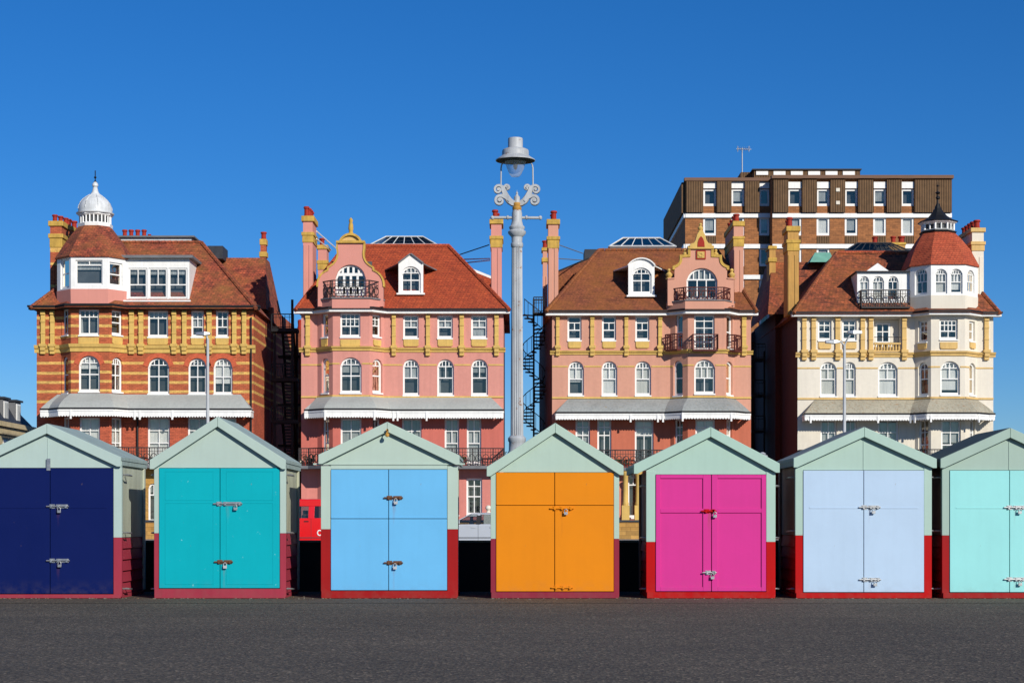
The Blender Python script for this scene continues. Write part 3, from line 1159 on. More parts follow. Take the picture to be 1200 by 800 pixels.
for k in range(n):
    a = X(420 + 107 * k / n, Yr)
    b = X(420 + 107 * (k + 0.92) / n, Yr)
    mb.box(a, b, Yr - 0.10, Yr + 0.16, Z(289.5, Yr), Z(286, Yr))
mb.build('ridge_cresting', M['tile_turret'], rt)
v.lantern(434, 512, 274.5, 286.5, 111.0, 3.4, M['white_metal'], 0.22, 6)
# hipped dormer
def dormer(v, px0, px1, py_apex, py_eave, py_sill, Yd, tile, arched_top, wing, win, py_w0, rise, bands, blind):
    z0, z1, za = Z(py_sill, Yd), Z(py_eave, Yd), Z(py_apex, Yd)
    x0, x1 = X(px0, Yd), X(px1, Yd)
    fd = Facet((x0, Yd), (x1, Yd))
    u0, h1 = fd.pt(win[0], py_w0)
    u1, h0 = fd.pt(win[1], win[2])
    hole = (u0, u1, h0, h1, rise)
    mb = MB()
    wall_panel(mb, fd, z0, z1, [hole], 0.5)
    xm = (x0 + x1) / 2
    yb = v.ry(z1) + 0.4
    if arched_top:
        top = [(x0 + (x1 - x0) * k / 12, arc_z(x0 + (x1 - x0) * k / 12, x0, x1, za, za - z1)) for k in range(13)]
    else:
        top = [(x0, z1), (xm, za), (x1, z1)]
    mb.face([(x, Yd, z) for x, z in top])
    d = mb.build('dormer', [M['white'], M['dark']], v.root)
    window(d, fd, hole, bands, blind, sub=True, dep=0.10)
    for x in (x0 + 0.02, x1 - 0.02):
        cm = MB()
        cm.face([(x, Yd + 0.02, z0), (x, Yd + 0.02, z1), (x, yb, z1), (x, v.ry(z0) + 0.2, z0)])
        cm.build('dormer_cheek', tile, d)
    rm = MB()
    for (xa, za_), (xb, zb_) in zip(top[:-1], top[1:]):
        sl = Vector((xb - xa, 0, zb_ - za_)).normalized()
        nn = Vector((-sl.z, 0, sl.x)) * 0.07
        p, q = Vector((xa, Yd - 0.14, za_ + 0.003)), Vector((xb, Yd - 0.14, zb_ + 0.003))
        ya, yb_ = v.ry(za_) + 0.3, v.ry(zb_) + 0.3
        p2, q2 = Vector((xa, ya, za_ + 0.003)), Vector((xb, yb_, zb_ + 0.003))
        rm.hexa([p, q, q + nn, p + nn], [p2, q2, q2 + nn, p2 + nn])
    rm.build('dormer_roof', M['white'] if arched_top else M['lead_dark'], d)
    # low sloping wings either side of the dormer, dying back into the main roof
    zw = Z(wing[2], Yd + 0.3)
    for sx, pxw in ((-1, wing[0]), (1, wing[1])):
        xe = x0 if sx < 0 else x1
        xw = X(pxw, v.ry(zw))
        a = Vector((xe, Yd + 0.05, z1 - 0.02))
        b = Vector((xe, v.ry(z1) + 0.1, z1 - 0.02))
        c = Vector((xw, v.ry(zw), zw))
        t = Vector((0, 0, 0.07))
        wm = MB()
        wm.hexa([a, b, c], [a + t, b + t, c + t])
        wm.build('dormer_wing', M['white'] if arched_top else M['lead_dark'], d)
    sm = MB()
    sm.box(x0 - 0.1, x1 + 0.1, Yd - 0.18, Yd + 0.03, z0 - 0.10, z0 - 0.003)
    sm.build('sill', M['white'], d)
    return d


dormer(v, 467, 496, 298, 309, 343.5, YF + 0.55, M['tile_b'], False, (451, 512, 312.5), (470, 493, 343), 312, 0.45, [(0.48, 2), (0.76, 2), (1, 4)], ('net', 0.3))


def gable(v, outline, Yg, thick, mat, hole_px, rise, bands, blind, cross_top_py, xm_px, tile, kick):
    """shaped gable wall with a window opening, solid to its thickness; outline in px, closed, from bottom left clockwise"""
    poly = [(X(a, Yg), Z(b, Yg)) for a, b in outline]
    x0, x1 = X(hole_px[0], Yg), X(hole_px[1], Yg)
    z1, z0 = Z(hole_px[2], Yg), Z(hole_px[3], Yg)
    arc = arc_pts(x0, x1, z1, rise, 14)
    # the wall face is one outline with the opening cut from its foot
    left = [p for p in poly]
    zf = min(p[1] for p in poly)
    ring = [(x0, zf)] + [(x0, z0)] + arc + [(x1, z0), (x1, zf)]
    # order: outline is bottom-left .. top .. bottom-right, then back along the foot around the opening
    full = left + ring[::-1]
    mb = MB()
    mb.prism(full, Yg, Yg + thick)
    mb.box(x0 - 0.001, x1 + 0.001, Yg + 0.01, Yg + thick, zf, z0 - 0.001)
    mb.m = 1
    mb.face([(x, Yg + thick + 0.35, z) for x, z in [(x0 - .3, z0 - .3), (x0 - .3, z1 + .3), (x1 + .3, z1 + .3), (x1 + .3, z0 - .3)]])
    g_ = mb.build('shaped_gable', [mat, M['dark']], v.root)
    fd = Facet((x0, Yg), (x1, Yg))
    window(g_, fd, (0, x1 - x0, z0, z1, rise), bands, blind, sub=True, dep=0.16, bw=0.10, bar=0.13 if kick else 0.06)
    if kick:
        km = MB()
        fd.box(km, 0.1, x1 - x0 - 0.1, z0 + 0.1, z0 + (z1 - z0) * kick, 0.17, 0.21)
        km.build('door_panel', M['white'], g_)
    # cross roof behind
    rm = MB()
    zt = Z(cross_top_py, Yg)
    xm = X(xm_px, Yg)
    xl, xr = poly[0][0] + 0.25, poly[-1][0] - 0.25
    zb = zf
    yb = v.ry(zt) + 0.2
    rm.face([(xl, Yg + thick, zb), (xm, Yg + thick, zt), (xm, yb, zt), (xl, yb, zb)])
    rm.face([(xr, Yg + thick, zb), (xm, Yg + thick, zt), (xm, yb, zt), (xr, yb, zb)])
    rm.build('gable_roof', tile, v.root)
    # coping along the outline
    return g_, poly


def coping(g_, poly, Yg, w, mat, thick=0.45, pr=0.06):
    pts = [Vector(p) for p in poly]
    pts = [p for k, p in enumerate(pts) if k == 0 or (p - pts[k - 1]).length > 0.01]
    rings = []
    for k, p in enumerate(pts):
        ds = []
        if k:
            ds.append((p - pts[k - 1]).normalized())
        if k < len(pts) - 1:
            ds.append((pts[k + 1] - p).normalized())
        ns = [Vector((-d.y, d.x)) for d in ds]
        n = sum(ns, Vector((0, 0))).normalized()
        n = n * (w / max(0.5, n.dot(ns[0])))
        a, b = p - n * 0.25, p + n
        rings.append([(a.x, Yg - pr, a.y), (b.x, Yg - pr, b.y), (b.x, Yg + thick + pr, b.y), (a.x, Yg + thick + pr, a.y)])
    mb = MB()
    mb.loft(rings)
    return mb.build('coping', mat, g_)


def curve(p0, p1, bulge, n=10):
    """arc between two outline points, bulging sideways by a fraction of its length"""
    a, b = Vector(p0), Vector(p1)
    d = b - a
    nn = Vector((d.y, -d.x))
    return [tuple(a + d * (k / n) + nn * (bulge * 4 * (k / n) * (1 - k / n))) for k in range(n + 1)]


Yg = YF - 0.75
L = [(372.5, 359), (372.5, 336)] + curve((372.5, 333), (384.5, 317), 0.16) + curve((385, 313.5), (395.5, 291), -0.20) + [(395.5, 285)]
mx = 410.8
outline = L + [(2 * mx - a, b) for a, b in L[::-1]]
g_, poly = gable(v, outline, Yg, 0.45, M['pink'], (393, 428.7, 310, 347), 0.78, [(0.70, 4), (1, 5)], None, 290, mx, M['tile_b'], 0.3)
coping(g_, poly[1:-1], Yg, 0.08, M['yellow_stone'])
# segmental pediment, finial
mb = MB()
x0, x1, za, zb = X(395, Yg), X(426.5, Yg), Z(285, Yg), Z(274.5, Yg)
mb.box(x0 - 0.05, x1 + 0.05, Yg - 0.14, Yg + 0.6, za, za + 0.14)
zb -= 0.04
po, pi_ = arc_pts(x0 + 0.12, x1 - 0.12, zb + 0.1, zb - za - 0.04, 14), arc_pts(x0 + 0.26, x1 - 0.26, zb - 0.03, zb - za - 0.17, 14)
for k in range(14):
    q4 = [po[k], po[k + 1], pi_[k + 1], pi_[k]]
    mb.hexa([(a, Yg - 0.12, b) for a, b in q4], [(a, Yg + 0.5, b) for a, b in q4])
mb.m = 1
mb.prism([(x0 + 0.2, za + 0.142)] + arc_pts(x0 + 0.2, x1 - 0.2, zb + 0.03, zb - za - 0.11, 12)[1:-1] + [(x1 - 0.2, za + 0.142)], Yg + 0.03, Yg + 0.45)
mb.build('pediment', [M['yellow_stone'], M['pyellow']], g_)
mb = MB()
zf = Z(274.5, Yg)
mb.lathe((X(mx, Yg), Yg + 0.2), [(0.18, zf - 0.15), (0.14, zf + 0.1), (0.11, zf + 0.2), (0.15, zf + 0.35), (0.13, zf + 0.6), (0.09, zf + 0.72), (0.12, zf + 0.8), (0.10, zf + 0.9), (0.02, zf + 1.0)], 10)
mb.build('finial', M['yellow_stone'], g_)
# canted base of the gable balcony, railing
base = [Vector((X(371.5, YF - 0.5), YF - 0.4)), Vector((X(389, YF - 1.5), YF - 1.45)), Vector((X(433, YF - 1.5), YF - 1.45)), Vector((X(450, YF - 0.5), YF - 0.4))]
mb = MB()
zs, zt = Z(361, YF - 1.4), Z(350, YF - 1.4)
mb.hexa([(p.x, p.y, zs) for p in base] + [(base[3].x, YF, zs), (base[0].x, YF, zs)], [(p.x, p.y, zt) for p in base] + [(base[3].x, YF, zt), (base[0].x, YF, zt)])
mb.m = 1
sweep(mb, base, [(-0.1, zt + 0.003), (0.07, zt + 0.003), (0.07, zt + 0.08), (-0.1, zt + 0.08)])
mb.build('gable_balcony', [M['pink'], M['lead_dark']], rt)
mb = MB()
railing(mb, [(p.x, p.y, zt + 0.08) for p in offs(base, -0.05)], 0.98, 0.16, 0.009)
mb.build('gable_balcony_railing', M['iron'], rt)
PK = M['pink']
v.chimney(354, 367.5, 253, 367, 106.2, 2.0, PK, [(253, 259.5, 0.10), (272, 276, 0.10), (276, 284, 0.05)], [(0.35, 0.12, 0.72, 0.15), (0.45, 0.38, 0.7, 0.15), (0.5, 0.64, 0.68, 0.15), (0.5, 0.9, 0.66, 0.15)])
v.chimney(371.5, 384, 287, 372, 112.5, 1.2, PK, [(287, 292, 0.08), (305, 309, 0.08), (309, 316, 0.04)], [(0.4, 0.4, 0.6, 0.16)])
v.chimney(574.3, 589, 257, 368, 106.2, 1.8, PK, [(257, 262.5, 0.10), (276.5, 280.5, 0.10), (280.5, 290, 0.05)], [(0.4, 0.2, 0.75, 0.16), (0.5, 0.7, 0.7, 0.16)])
# white tie bars bracing the stacks
mb = MB()
for a, b in (((371, 271, 107), (395, 292, 110)), ((371, 280, 107), (388, 293, 110)), ((541, 304, 110), (574, 303, 107)), ((545, 308, 110), (574, 305, 107))):
    mb.tube([P(*a), P(*b)], 0.04, 5)
mb.build('tie_bar', M['white'], rt)
mb = MB()
mb.tube([P(537, 299, 110), P(573, 287, 107)], 0.035, 5)
mb.build('tie_bar', M['black'], rt)
mb = MB()
a, b, c, d = P(552, 317, 112), P(577, 327, 112), P(577, 345, 112), P(552, 345, 112)
mb.hexa([a, b, c, d], [p + Vector((0, 3, 0)) for p in (a, b, c, d)])
mb.m = 1
t = Vector((0, 0, 0.16))
mb.hexa([a + t * 0.02, b + t * 0.02, b + t, a + t], [p + Vector((0, 3, 0)) for p in (a + t * 0.02, b + t * 0.02, b + t, a + t)])
mb.build('rear_gable', [M['tile_b'], M['white']], rt)

# ============================== villa 3: salmon ==============================
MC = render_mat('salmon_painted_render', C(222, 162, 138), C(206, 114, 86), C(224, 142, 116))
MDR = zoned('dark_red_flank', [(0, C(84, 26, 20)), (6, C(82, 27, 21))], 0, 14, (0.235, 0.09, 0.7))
v = Villa('salmon_villa', 'salmon villa with mossy brown roof and tall stepped gable with small finials',
          [(647, YF), (785.5, YF), (806, YF - 0.9), (849, YF - 0.9), (860, YF), (880, YF)], 13, 366, side_l=X(632, 118))
rt = v.root
for a, b, bl in ((665, 681.6, None), (705.5, 722, None), (744.5, 761, ('net', 0.3))):
    v.win(0, a, b, 370, 398.5, [(0.42, 1), (0.72, 2), (1, 1)], 0, bl)
v.win(1, 791.5, 800, 369, 409, [(0.5, 1), (1, 1)])
v.win(2, 813.5, 837.5, 368.5, 409.5, [(0.22, 2), (0.42, 2), (0.62, 2), (0.82, 2), (1, 2)])
v.win(3, 851.5, 858.5, 369, 409, [(0.5, 1), (1, 1)])
for a, b, f in ((665.8, 684.3, 0.6), (705, 723.4, 1), (744, 763, 1)):
    v.win(0, a, b, 423, 463, ARCH, 0.45, ('blind', f))
v.win(1, 789, 800, 423, 463, [(0.5, 1), (1, 1)], 0.3)
v.win(2, 813.5, 838, 421, 461, [(0.46, 2), (0.78, 3), (1, 4)], 0.5, ('blind', 0.52))
v.win(3, 851, 858.5, 423, 463, [(0.5, 1), (1, 1)], 0.2)
for i, a, b, bl in ((0, 674.5, 691.5, ('net', 0.5)), (0, 700, 716.5, ('net', 0.3)), (0, 744, 766, ('blind', 0.4)), (1, 790, 800, None),
                    (2, 815, 838, ('blind', 1)), (3, 851.5, 858, None)):
    v.win(i, a, b, 491, 543, [(0.64, 2), (0.82, 2), (1, 2)], 0, bl)
v.win(0, 735.5, 749, 553, 606, [(0.72, 1), (1, 2)], 0, None, name='front_door')
v.win(0, 675, 695, 560, 603, RECT)
v.win(2, 815, 838, 560, 603, RECT)
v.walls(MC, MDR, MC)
for i, a, b in ((0, 650.8, 656.2), (0, 691, 697), (0, 731, 736.7), (0, 770.5, 776.5), (4, 868.5, 875)):
    v.pilaster(i, a, b, 369, 417, M['yellow'])
for i, a, b in ((0, 666, 681), (0, 706, 721.5), (0, 745, 760.5)):
    v.apron(i, a, b, 400, 407, M['yellow'])
v.cornice(411, 415.5, M['yellow'])
v.course(428.4, 430, 0.03, M['yellow'])
v.course(465, 467, 0.06, M['yellow'])
v.canopy(467.5, 484, 493, M['lead_grey'], 1.05, 0.75, (739, 771, 777, 800, 857), (651, 879.5))
v.balcony(548)
v.eaves(366.2, 370.2, 0.42, M['white'])
v.roof(640, 887, 365.5, 702, 840, 293.5, 109.3, M['tile_c'], patch=1.2)
v.lantern(714, 792, 276, 288.5, 111.0, 3.4, M['white_metal'], 0.22, 6)
mb = MB()
mb.box(X(685, 112), X(702, 112), 112, 114, Z(306, 112), Z(292, 112))
mb.build('tank_housing', M['slate'], rt)
mb = MB()
a, b, c, d = P(654, 319, 111.5), P(690, 304, 111.5), P(690, 345, 111.5), P(654, 345, 111.5)
mb.hexa([a, b, c, d], [p + Vector((0, 4, 0)) for p in (a, b, c, d)])
mb.m = 1
t = Vector((0, 0, 0.12))
mb.hexa([a + t * 0.02, b + t * 0.02, b + t, a + t], [p + Vector((0, 4, 0)) for p in (a + t * 0.02, b + t * 0.02, b + t, a + t)])
mb.build('rear_gable', [M['tile_c'], M['black']], rt)
dormer(v, 736.3, 767, 303.5, 311.5, 346, YF + 0.5, M['tile_c'], True, (719, 779, 313), (740, 763.5, 344), 313.5, 0.42, [(0.50, 2), (0.78, 2), (1, 4)], None)
Yg = YF - 0.75
mx = 821.3
L = [(782.5, 358), (782.5, 327), (790.5, 326.5), (790.5, 316)] + curve((790.5, 313.5), (799, 301), -0.2) + [(808.5, 300.5), (808.5, 290.5)]
outline = L + [(2 * mx - a, b) for a, b in L[::-1]]
g_, poly = gable(v, outline, Yg, 0.45, M['salmon'], (804.5, 840.8, 314, 351), 0.72, [(0.64, 3), (1, 5)], ('net', 0.4), 297, mx, M['tile_c'], 0)
coping(g_, poly[3:-3], Yg, 0.12, M['yellow_stone'])
coping(g_, [poly[1], poly[2]], Yg, 0.06, M['salmon'])
coping(g_, [poly[-3], poly[-2]], Yg, 0.06, M['salmon'])
mb = MB()
zc = Z(290.5, Yg)


def gx(px):
    return X(px, Yg)


def gz(py):
    return Z(py, Yg)


prof = [(808, 290.5), (808, 287.2), (810, 285.4), (812.6, 285), (814.4, 282.6), (815.6, 279), (816.4, 275.6), (818, 272.6), (819.8, 270.6), (822.8, 270.6), (824.6, 272.6), (826.2, 275.6), (827, 279), (828.2, 282.6), (830, 285), (832.6, 285.4), (834.6, 287.2), (834.6, 290.5)]
mb.prism([(gx(a), gz(b)) for a, b in prof], Yg - 0.1, Yg + 0.5)
mb.box(gx(806), gx(836.6), Yg - 0.14, Yg + 0.55, gz(292), gz(290.4))
mb.build('gable_crest', M['yellow'], g_, 0.02)
mb = MB()
mb.prism([(gx(a), gz(b)) for a, b in ((817, 289.6), (817.4, 284), (819, 279.5), (821.3, 277), (823.6, 279.5), (825.2, 284), (825.6, 289.6))], Yg - 0.13, Yg - 0.103)
mb.m = 1
mb.box(gx(815.5), gx(827), Yg - 0.06, Yg - 0.004, gz(304), gz(293.5))
mb.m = 2
mb.box(gx(817), gx(825.5), Yg - 0.09, Yg - 0.064, gz(302.6), gz(294.9))
for a in range(6):
    an = R(60 * a)
    cxp, czp = gx(821.2) + 0.11 * math.cos(an), gz(298.7) + 0.11 * math.sin(an)
    mb.box(cxp - 0.05, cxp + 0.05, Yg - 0.13, Yg - 0.095, czp - 0.05, czp + 0.05)
mb.build('flower_plaque', [M['terracotta'], M['terracotta'], M['yellow']], g_, 0.012)
for px_, py_, s_ in ((821.3, 271, 1.0), (803.3, 301, 0.95), (839.3, 301, 0.95), (784.5, 326.5, 1.2), (858, 326.5, 1.2)):
    mb = MB()
    z = gz(py_) - 0.02
    mb.lathe((gx(px_), Yg + 0.2), [(r * s_, z + h * s_) for r, h in ((0.17, 0), (0.17, 0.06), (0.09, 0.1), (0.16, 0.18), (0.17, 0.25), (0.09, 0.33), (0.06, 0.37), (0.10, 0.43), (0.08, 0.5), (0.01, 0.54))], 10)
    mb.build('finial', M['yellow'], g_)
base = [Vector((X(781.5, YF - 0.5), YF - 0.4)), Vector((X(803, YF - 1.5), YF - 1.45)), Vector((X(849, YF - 1.5), YF - 1.45)), Vector((X(861, YF - 0.5), YF - 0.4))]
mb = MB()
zs, zt = Z(362, YF - 1.4), Z(352.5, YF - 1.4)
mb.hexa([(p.x, p.y, zs) for p in base] + [(base[3].x, YF, zs), (base[0].x, YF, zs)], [(p.x, p.y, zt) for p in base] + [(base[3].x, YF, zt), (base[0].x, YF, zt)])
mb.m = 1
sweep(mb, base, [(-0.1, zt + 0.003), (0.05, zt + 0.003), (0.05, zt + 0.06), (-0.1, zt + 0.06)])
mb.build('gable_balcony', [M['salmon'], M['lead_dark']], rt)
mb = MB()
railing(mb, [(p.x, p.y, zt + 0.06) for p in offs(base, -0.05)], 0.72, 0.16, 0.009)
mb.build('gable_balcony_railing', M['red_iron'], rt)
# three little window balconies on the bay
for i, a, b in ((1, 786.5, 800), (2, 811, 840), (3, 851.5, 859.8)):
    fc = v.f[i]
    u0, z = fc.pt(a, 410)
    u1, _ = fc.pt(b, 410)
    mb = MB()
    fc.box(mb, u0, u1, z - 0.10, z, -0.55, -0.005)
    railing(mb, [fc.W(u0, -0.02, z), fc.W(u0, -0.52, z), fc.W(u1, -0.52, z), fc.W(u1, -0.02, z)], 0.85, 0.19, 0.009, False)
    for k in range(int((u1 - u0) / 0.3)):
        uu = u0 + 0.15 + 0.3 * k
        mb.tube([fc.W(uu + 0.1 * math.cos(R(t)), -0.52, z + 0.4 + 0.14 * math.sin(R(t))) for t in range(0, 361, 45)], 0.011, 4, False)
    mb.build('window_balcony', M['red_iron'], rt)
SM = M['salmon']
v.chimney(641.3, 655.5, 257, 370, 105.9, 1.6, SM, [(257, 263, 0.10), (277, 281, 0.10), (281, 291, 0.05)], [(0.55, 0.3, 0.7, 0.17), (0.5, 0.75, 0.6, 0.15)])
v.chimney(635, 642.5, 290, 385, 114, 1.0, SM, [(290, 294, 0.08), (302, 307, 0.08)], [(0.5, 0.4, 0.6, 0.16)])
v.chimney(858.7, 872.5, 259, 370, 106.0, 4.4, SM, [(259, 265, 0.07), (277, 280, 0.07), (280, 289, 0.035)], [(0.35, 0.06, 0.55, 0.17), (0.4, 0.3, 0.6, 0.17), (0.4, 0.55, 0.55, 0.16), (0.4, 0.8, 0.55, 0.16)])
mb = MB()
for a, b in (((655, 287, 107), (683, 297, 112)), ((655, 303, 107), (684, 305, 112))):
    mb.tube([P(*a), P(*b)], 0.03, 5)
mb.build('tie_bar', M['lead_dark'], rt)
# ochre porch columns at the entrance
mb = MB()
for px_ in (733, 748):
    x, y = X(px_, YF - 1.2), YF - 1.2
    zb, zt2 = GZ, Z(552, y)
    mb.box(x - 0.22, x + 0.22, y - 0.22, y + 0.22, zb, zb + 1.9)
    mb.lathe((x, y), [(0.17, zb + 1.9), (0.2, zb + 2.0), (0.16, zb + 2.1), (0.15, zt2 - 0.3), (0.2, zt2 - 0.2), (0.24, zt2 - 0.05), (0.24, zt2)], 12)
mb.build('porch_column', M['yellow'], rt)

# ============================== villa 4: cream ==============================
MD = zoned('cream_painted_render', [(0, C(239, 230, 212)), (zl(492), C(241, 233, 217))], 0, zl(355), None, 0.045, 0.85, 0.12)
v = Villa('cream_villa', 'cream villa with ochre trim, black pointed cap on its red turret',
          [(934.6, YF), (1072, YF), (1091, YF - 0.9), (1131, YF - 0.9), (1145, YF), (1164, YF)], 13.5, 368)
rt = v.root
for a, b in ((958.5, 974.5), (987, 1004)):
    v.win(0, a, b, 374, 398.5, [(0.42, 1), (0.72, 2), (1, 2)], 0, ('net', 0.4))
hrec = v.hole(0, 1024, 1055.5, 373, 412, 0, 0.95)
v.win(1, 1076, 1086.5, 376, 400, RECT)
v.win(2, 1101, 1122.5, 374, 397.5, [(0.42, 2), (0.72, 4), (1, 4)])
v.win(3, 1136, 1142.5, 376, 400, [(0.5, 1), (1, 1)])
for a, b, f in ((961, 980.5, 1), (988.5, 1003, 1), (1029, 1052, 1)):
    v.win(0, a, b, 424, 464, [(0.5, 1), (0.8, 2), (1, 4)], 0.42, ('blind', f))
v.win(1, 1076, 1087.5, 425, 463, [(0.5, 1), (0.8, 2), (1, 2)], 0.3)
v.win(2, 1102, 1125, 423, 462.5, [(0.48, 1), (0.8, 2), (1, 4)], 0.48, ('blind', 1))
v.win(3, 1136, 1143, 425, 463, [(0.5, 1), (1, 1)], 0.2)
for i, a, b, bl in ((0, 961.5, 980.5, ('net', 0.8)), (0, 990, 1004, ('net', 0.8)), (0, 1029, 1053, ('net', 0.5)), (1, 1076, 1088, None),
                    (2, 1103, 1126, ('net', 0.5)), (3, 1136.5, 1142.5, None)):
    v.win(i, a, b, 491.5, 545, [(0.45, 2), (0.72, 2), (1, 2)], 0, bl)
v.win(2, 1103, 1126, 562, 603, RECT)
v.win(0, 1029, 1053, 562, 603, RECT)
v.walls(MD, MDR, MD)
fc = v.f[0]
# recessed loggia: inner wall with its door, balustrade
mb = MB()
fc.pbox(mb, 1045.3, 1055.3, 373.3, 411.8, 0.5, 0.6)
fc.pbox(mb, 1024.2, 1027.7, 373.3, 411.8, 0.5, 0.6)
fc.pbox(mb, 1027.8, 1045.2, 373.3, 377, 0.5, 0.6)
mb.build('loggia_wall', M['cream'], rt)
u0, z1 = fc.pt(1027.8, 377.2)
u1, z0 = fc.pt(1045.2, 411.8)
window(rt, fc, (u0, u1, z0, z1), [(0.35, 2), (0.7, 2), (1, 2)], None, dep=0.5, name='loggia_door', sill=False)
mb = MB()
u0, zt2 = fc.pt(1024.3, 401.5)
u1, zb = fc.pt(1055.3, 411.9)
fc.box(mb, u0, u1, zt2 - 0.1, zt2, -0.06, 0.14)
fc.box(mb, u0, u1, zb, zb + 0.08, -0.05, 0.13)
for k in range(9):
    u = u0 + (u1 - u0) * (k + 0.5) / 9
    p = fc.W(u, 0.04, 0)
    z = zb + 0.08
    h = zt2 - 0.1 - z
    mb.lathe((p.x, p.y), [(0.06, z), (0.04, z + h * 0.1), (0.075, z + h * 0.35), (0.035, z + h * 0.75), (0.06, z + h)], 8)
mb.build('balustrade', M['pyellow'], rt)
mb = MB()
u, z = fc.pt(1024.3, 395)
u2, _ = fc.pt(1055.3, 395)
mb.tube([fc.W(u, 0.0, z), fc.W(u2, 0.0, z)], 0.02, 5)
mb.build('loggia_rail', M['black'], rt)
for i, a, b in ((0, 939, 945.5), (0, 950, 956.5), (0, 978, 985), (0, 1007.5, 1014), (0, 1017, 1023.5), (0, 1056, 1062.7), (4, 1152.5, 1159)):
    v.pilaster(i, a, b, 371, 422, M['pyellow'])
for i, a, b in ((0, 959, 974), (0, 987.5, 1003.5), (1, 1076, 1086), (2, 1101.5, 1122), (3, 1136, 1142.5)):
    v.apron(i, a, b, 401, 408, M['pyellow'])
v.cornice(413, 418.5, M['pyellow'])
v.course(430.4, 432, 0.03, M['pyellow'])
v.course(466, 468, 0.06, M['pyellow'])
v.canopy(468.5, 485.5, 494, M['lead_rust'], 1.05, 0.75, (950, 1029, 1067, 1072, 1091, 1147), (943, 1166))
v.balcony(548)
v.eaves(368, 371.5, 0.42, M['white'])
v.roof(930, 1172, 367.5, 980, 1110, 297, 109.3, M['tile_d'], patch=1.3)
mb = MB()
for k in range(30):
    a = X(982 + 64 * k / 30, 109.3)
    b = X(982 + 64 * (k + 0.9) / 30, 109.3)
    mb.box(a, b, 109.2, 109.46, Z(297, 109.3), Z(294, 109.3))
mb.build('ridge_cresting', M['tile_turret'], rt)
v.lantern(990, 1066, 282, 294, 111.0, 3.0, M['slate'], 0.24, 8)
# arched windows of white dormer with iron balcony
Yd = YF + 0.3
fd = Facet((X(1004.5, Yd), Yd), (X(1068, Yd), Yd))
hd = []
for a, b in ((1007, 1018.5), (1022, 1036), (1040, 1053)):
    u0, q1 = fd.pt(a, 323.5)
    u1, q0 = fd.pt(b, 352)
    hd.append((u0, u1, q0, q1, 0.32))
za, zb = Z(358, Yd), Z(319, Yd)
mb = MB()
wall_panel(mb, fd, za, zb, hd, 0.5)
x0, x1 = fd.A.x, fd.B.x
mb.face([(x0, Yd, za), (x0, Yd + 3, za), (x0, Yd + 3, zb), (x0, Yd, zb)])
xm = X(1028, Yd)
w = X(1041, Yd) - xm
mb.prism([(xm - w, zb + 0.06), (xm, zb + 0.52), (xm + w, zb + 0.06)], Yd - 0.15, Yd + 3)
dm = mb.build('dormer', [M['white'], M['dark']], rt)
for h in hd:
    window(dm, fd, h, [(0.45, 1), (0.78, 2), (1, 3)], ('blind', 0.9) if h is not hd[2] else None, sub=True, dep=0.08, bw=0.07, bar=0.04)
mb = MB()
mb.box(x0 - 0.1, x1 + 0.1, Yd - 0.2, Yd + 3.5, zb + 0.003, zb + 0.055)
mb.build('dormer_roof', M['slate'], dm)
pts_ = [Vector((X(1009.5, YF - 0.35), YF + 0.6)), Vector((X(1009.5, YF - 0.35), YF - 0.35)), Vector((X(1066.5, YF - 0.35), YF - 0.35))]
zt2 = Z(359, YF - 0.35)
mb = MB()
mb.box(pts_[0].x, pts_[2].x, YF - 0.4, YF + 0.28, zt2 - 0.10, zt2)
railing(mb, [(p.x, p.y, zt2) for p in pts_], 0.95, 0.14, 0.014)
mb.build('dormer_balcony', M['iron'], rt)
# turret
pts = bay_octagon(1066.8, 1091, 1131, 1145.8, YF - 1.05, YF + 0.05, YF + 3.4)
zb, z1, z2 = Z(361.5, YF - 1), Z(346, YF - 1), Z(309, YF - 1)
mb = MB()
mb.loft([ring_xy(pts, zb), ring_xy(grow(pts, 1.01), z1)], True)
mb.m = 1
fcs = [Facet(pts[k], pts[(k + 1) % 8]) for k in range(8)]
tw = {k: [] for k in range(8)}
for k, a, b, t, bt in ((4, 1072, 1086.5, 315.5, 344), (5, 1095.5, 1110, 315, 344), (5, 1113.5, 1128, 315, 344), (6, 1133.5, 1142, 315.5, 344)):
    u0, q1 = fcs[k].pt(a, t)
    u1, q0 = fcs[k].pt(b, bt)
    tw[k].append((max(0.1, u0), min(fcs[k].L - 0.1, u1), q0, q1, 0.28))
for k in range(8):
    wall_panel(mb, fcs[k], z1, z2, tw[k], 0.4, back_mat=2)
tur = mb.build('corner_turret', [M['cream'], M['white'], M['dark']], rt)
for k in range(8):
    for h in tw[k]:
        window(tur, fcs[k], h, [(0.48, 1 if k == 5 else 2), (0.8, 3), (1, 4)], ('blind', 1) if k != 4 else None, sub=True, dep=0.1, bw=0.08, bar=0.04)
tc = (X(1099, 106.4), 106.4)
o8 = octa(tc[0], tc[1], 1.0)
z3 = Z(274, 106.4)
pg = grow(pts, 1.04)


def mixp(t):
    return [(pg[k][0] * (1 - t) + o8[k][0] * t, pg[k][1] * (1 - t) + o8[k][1] * t) for k in range(8)]


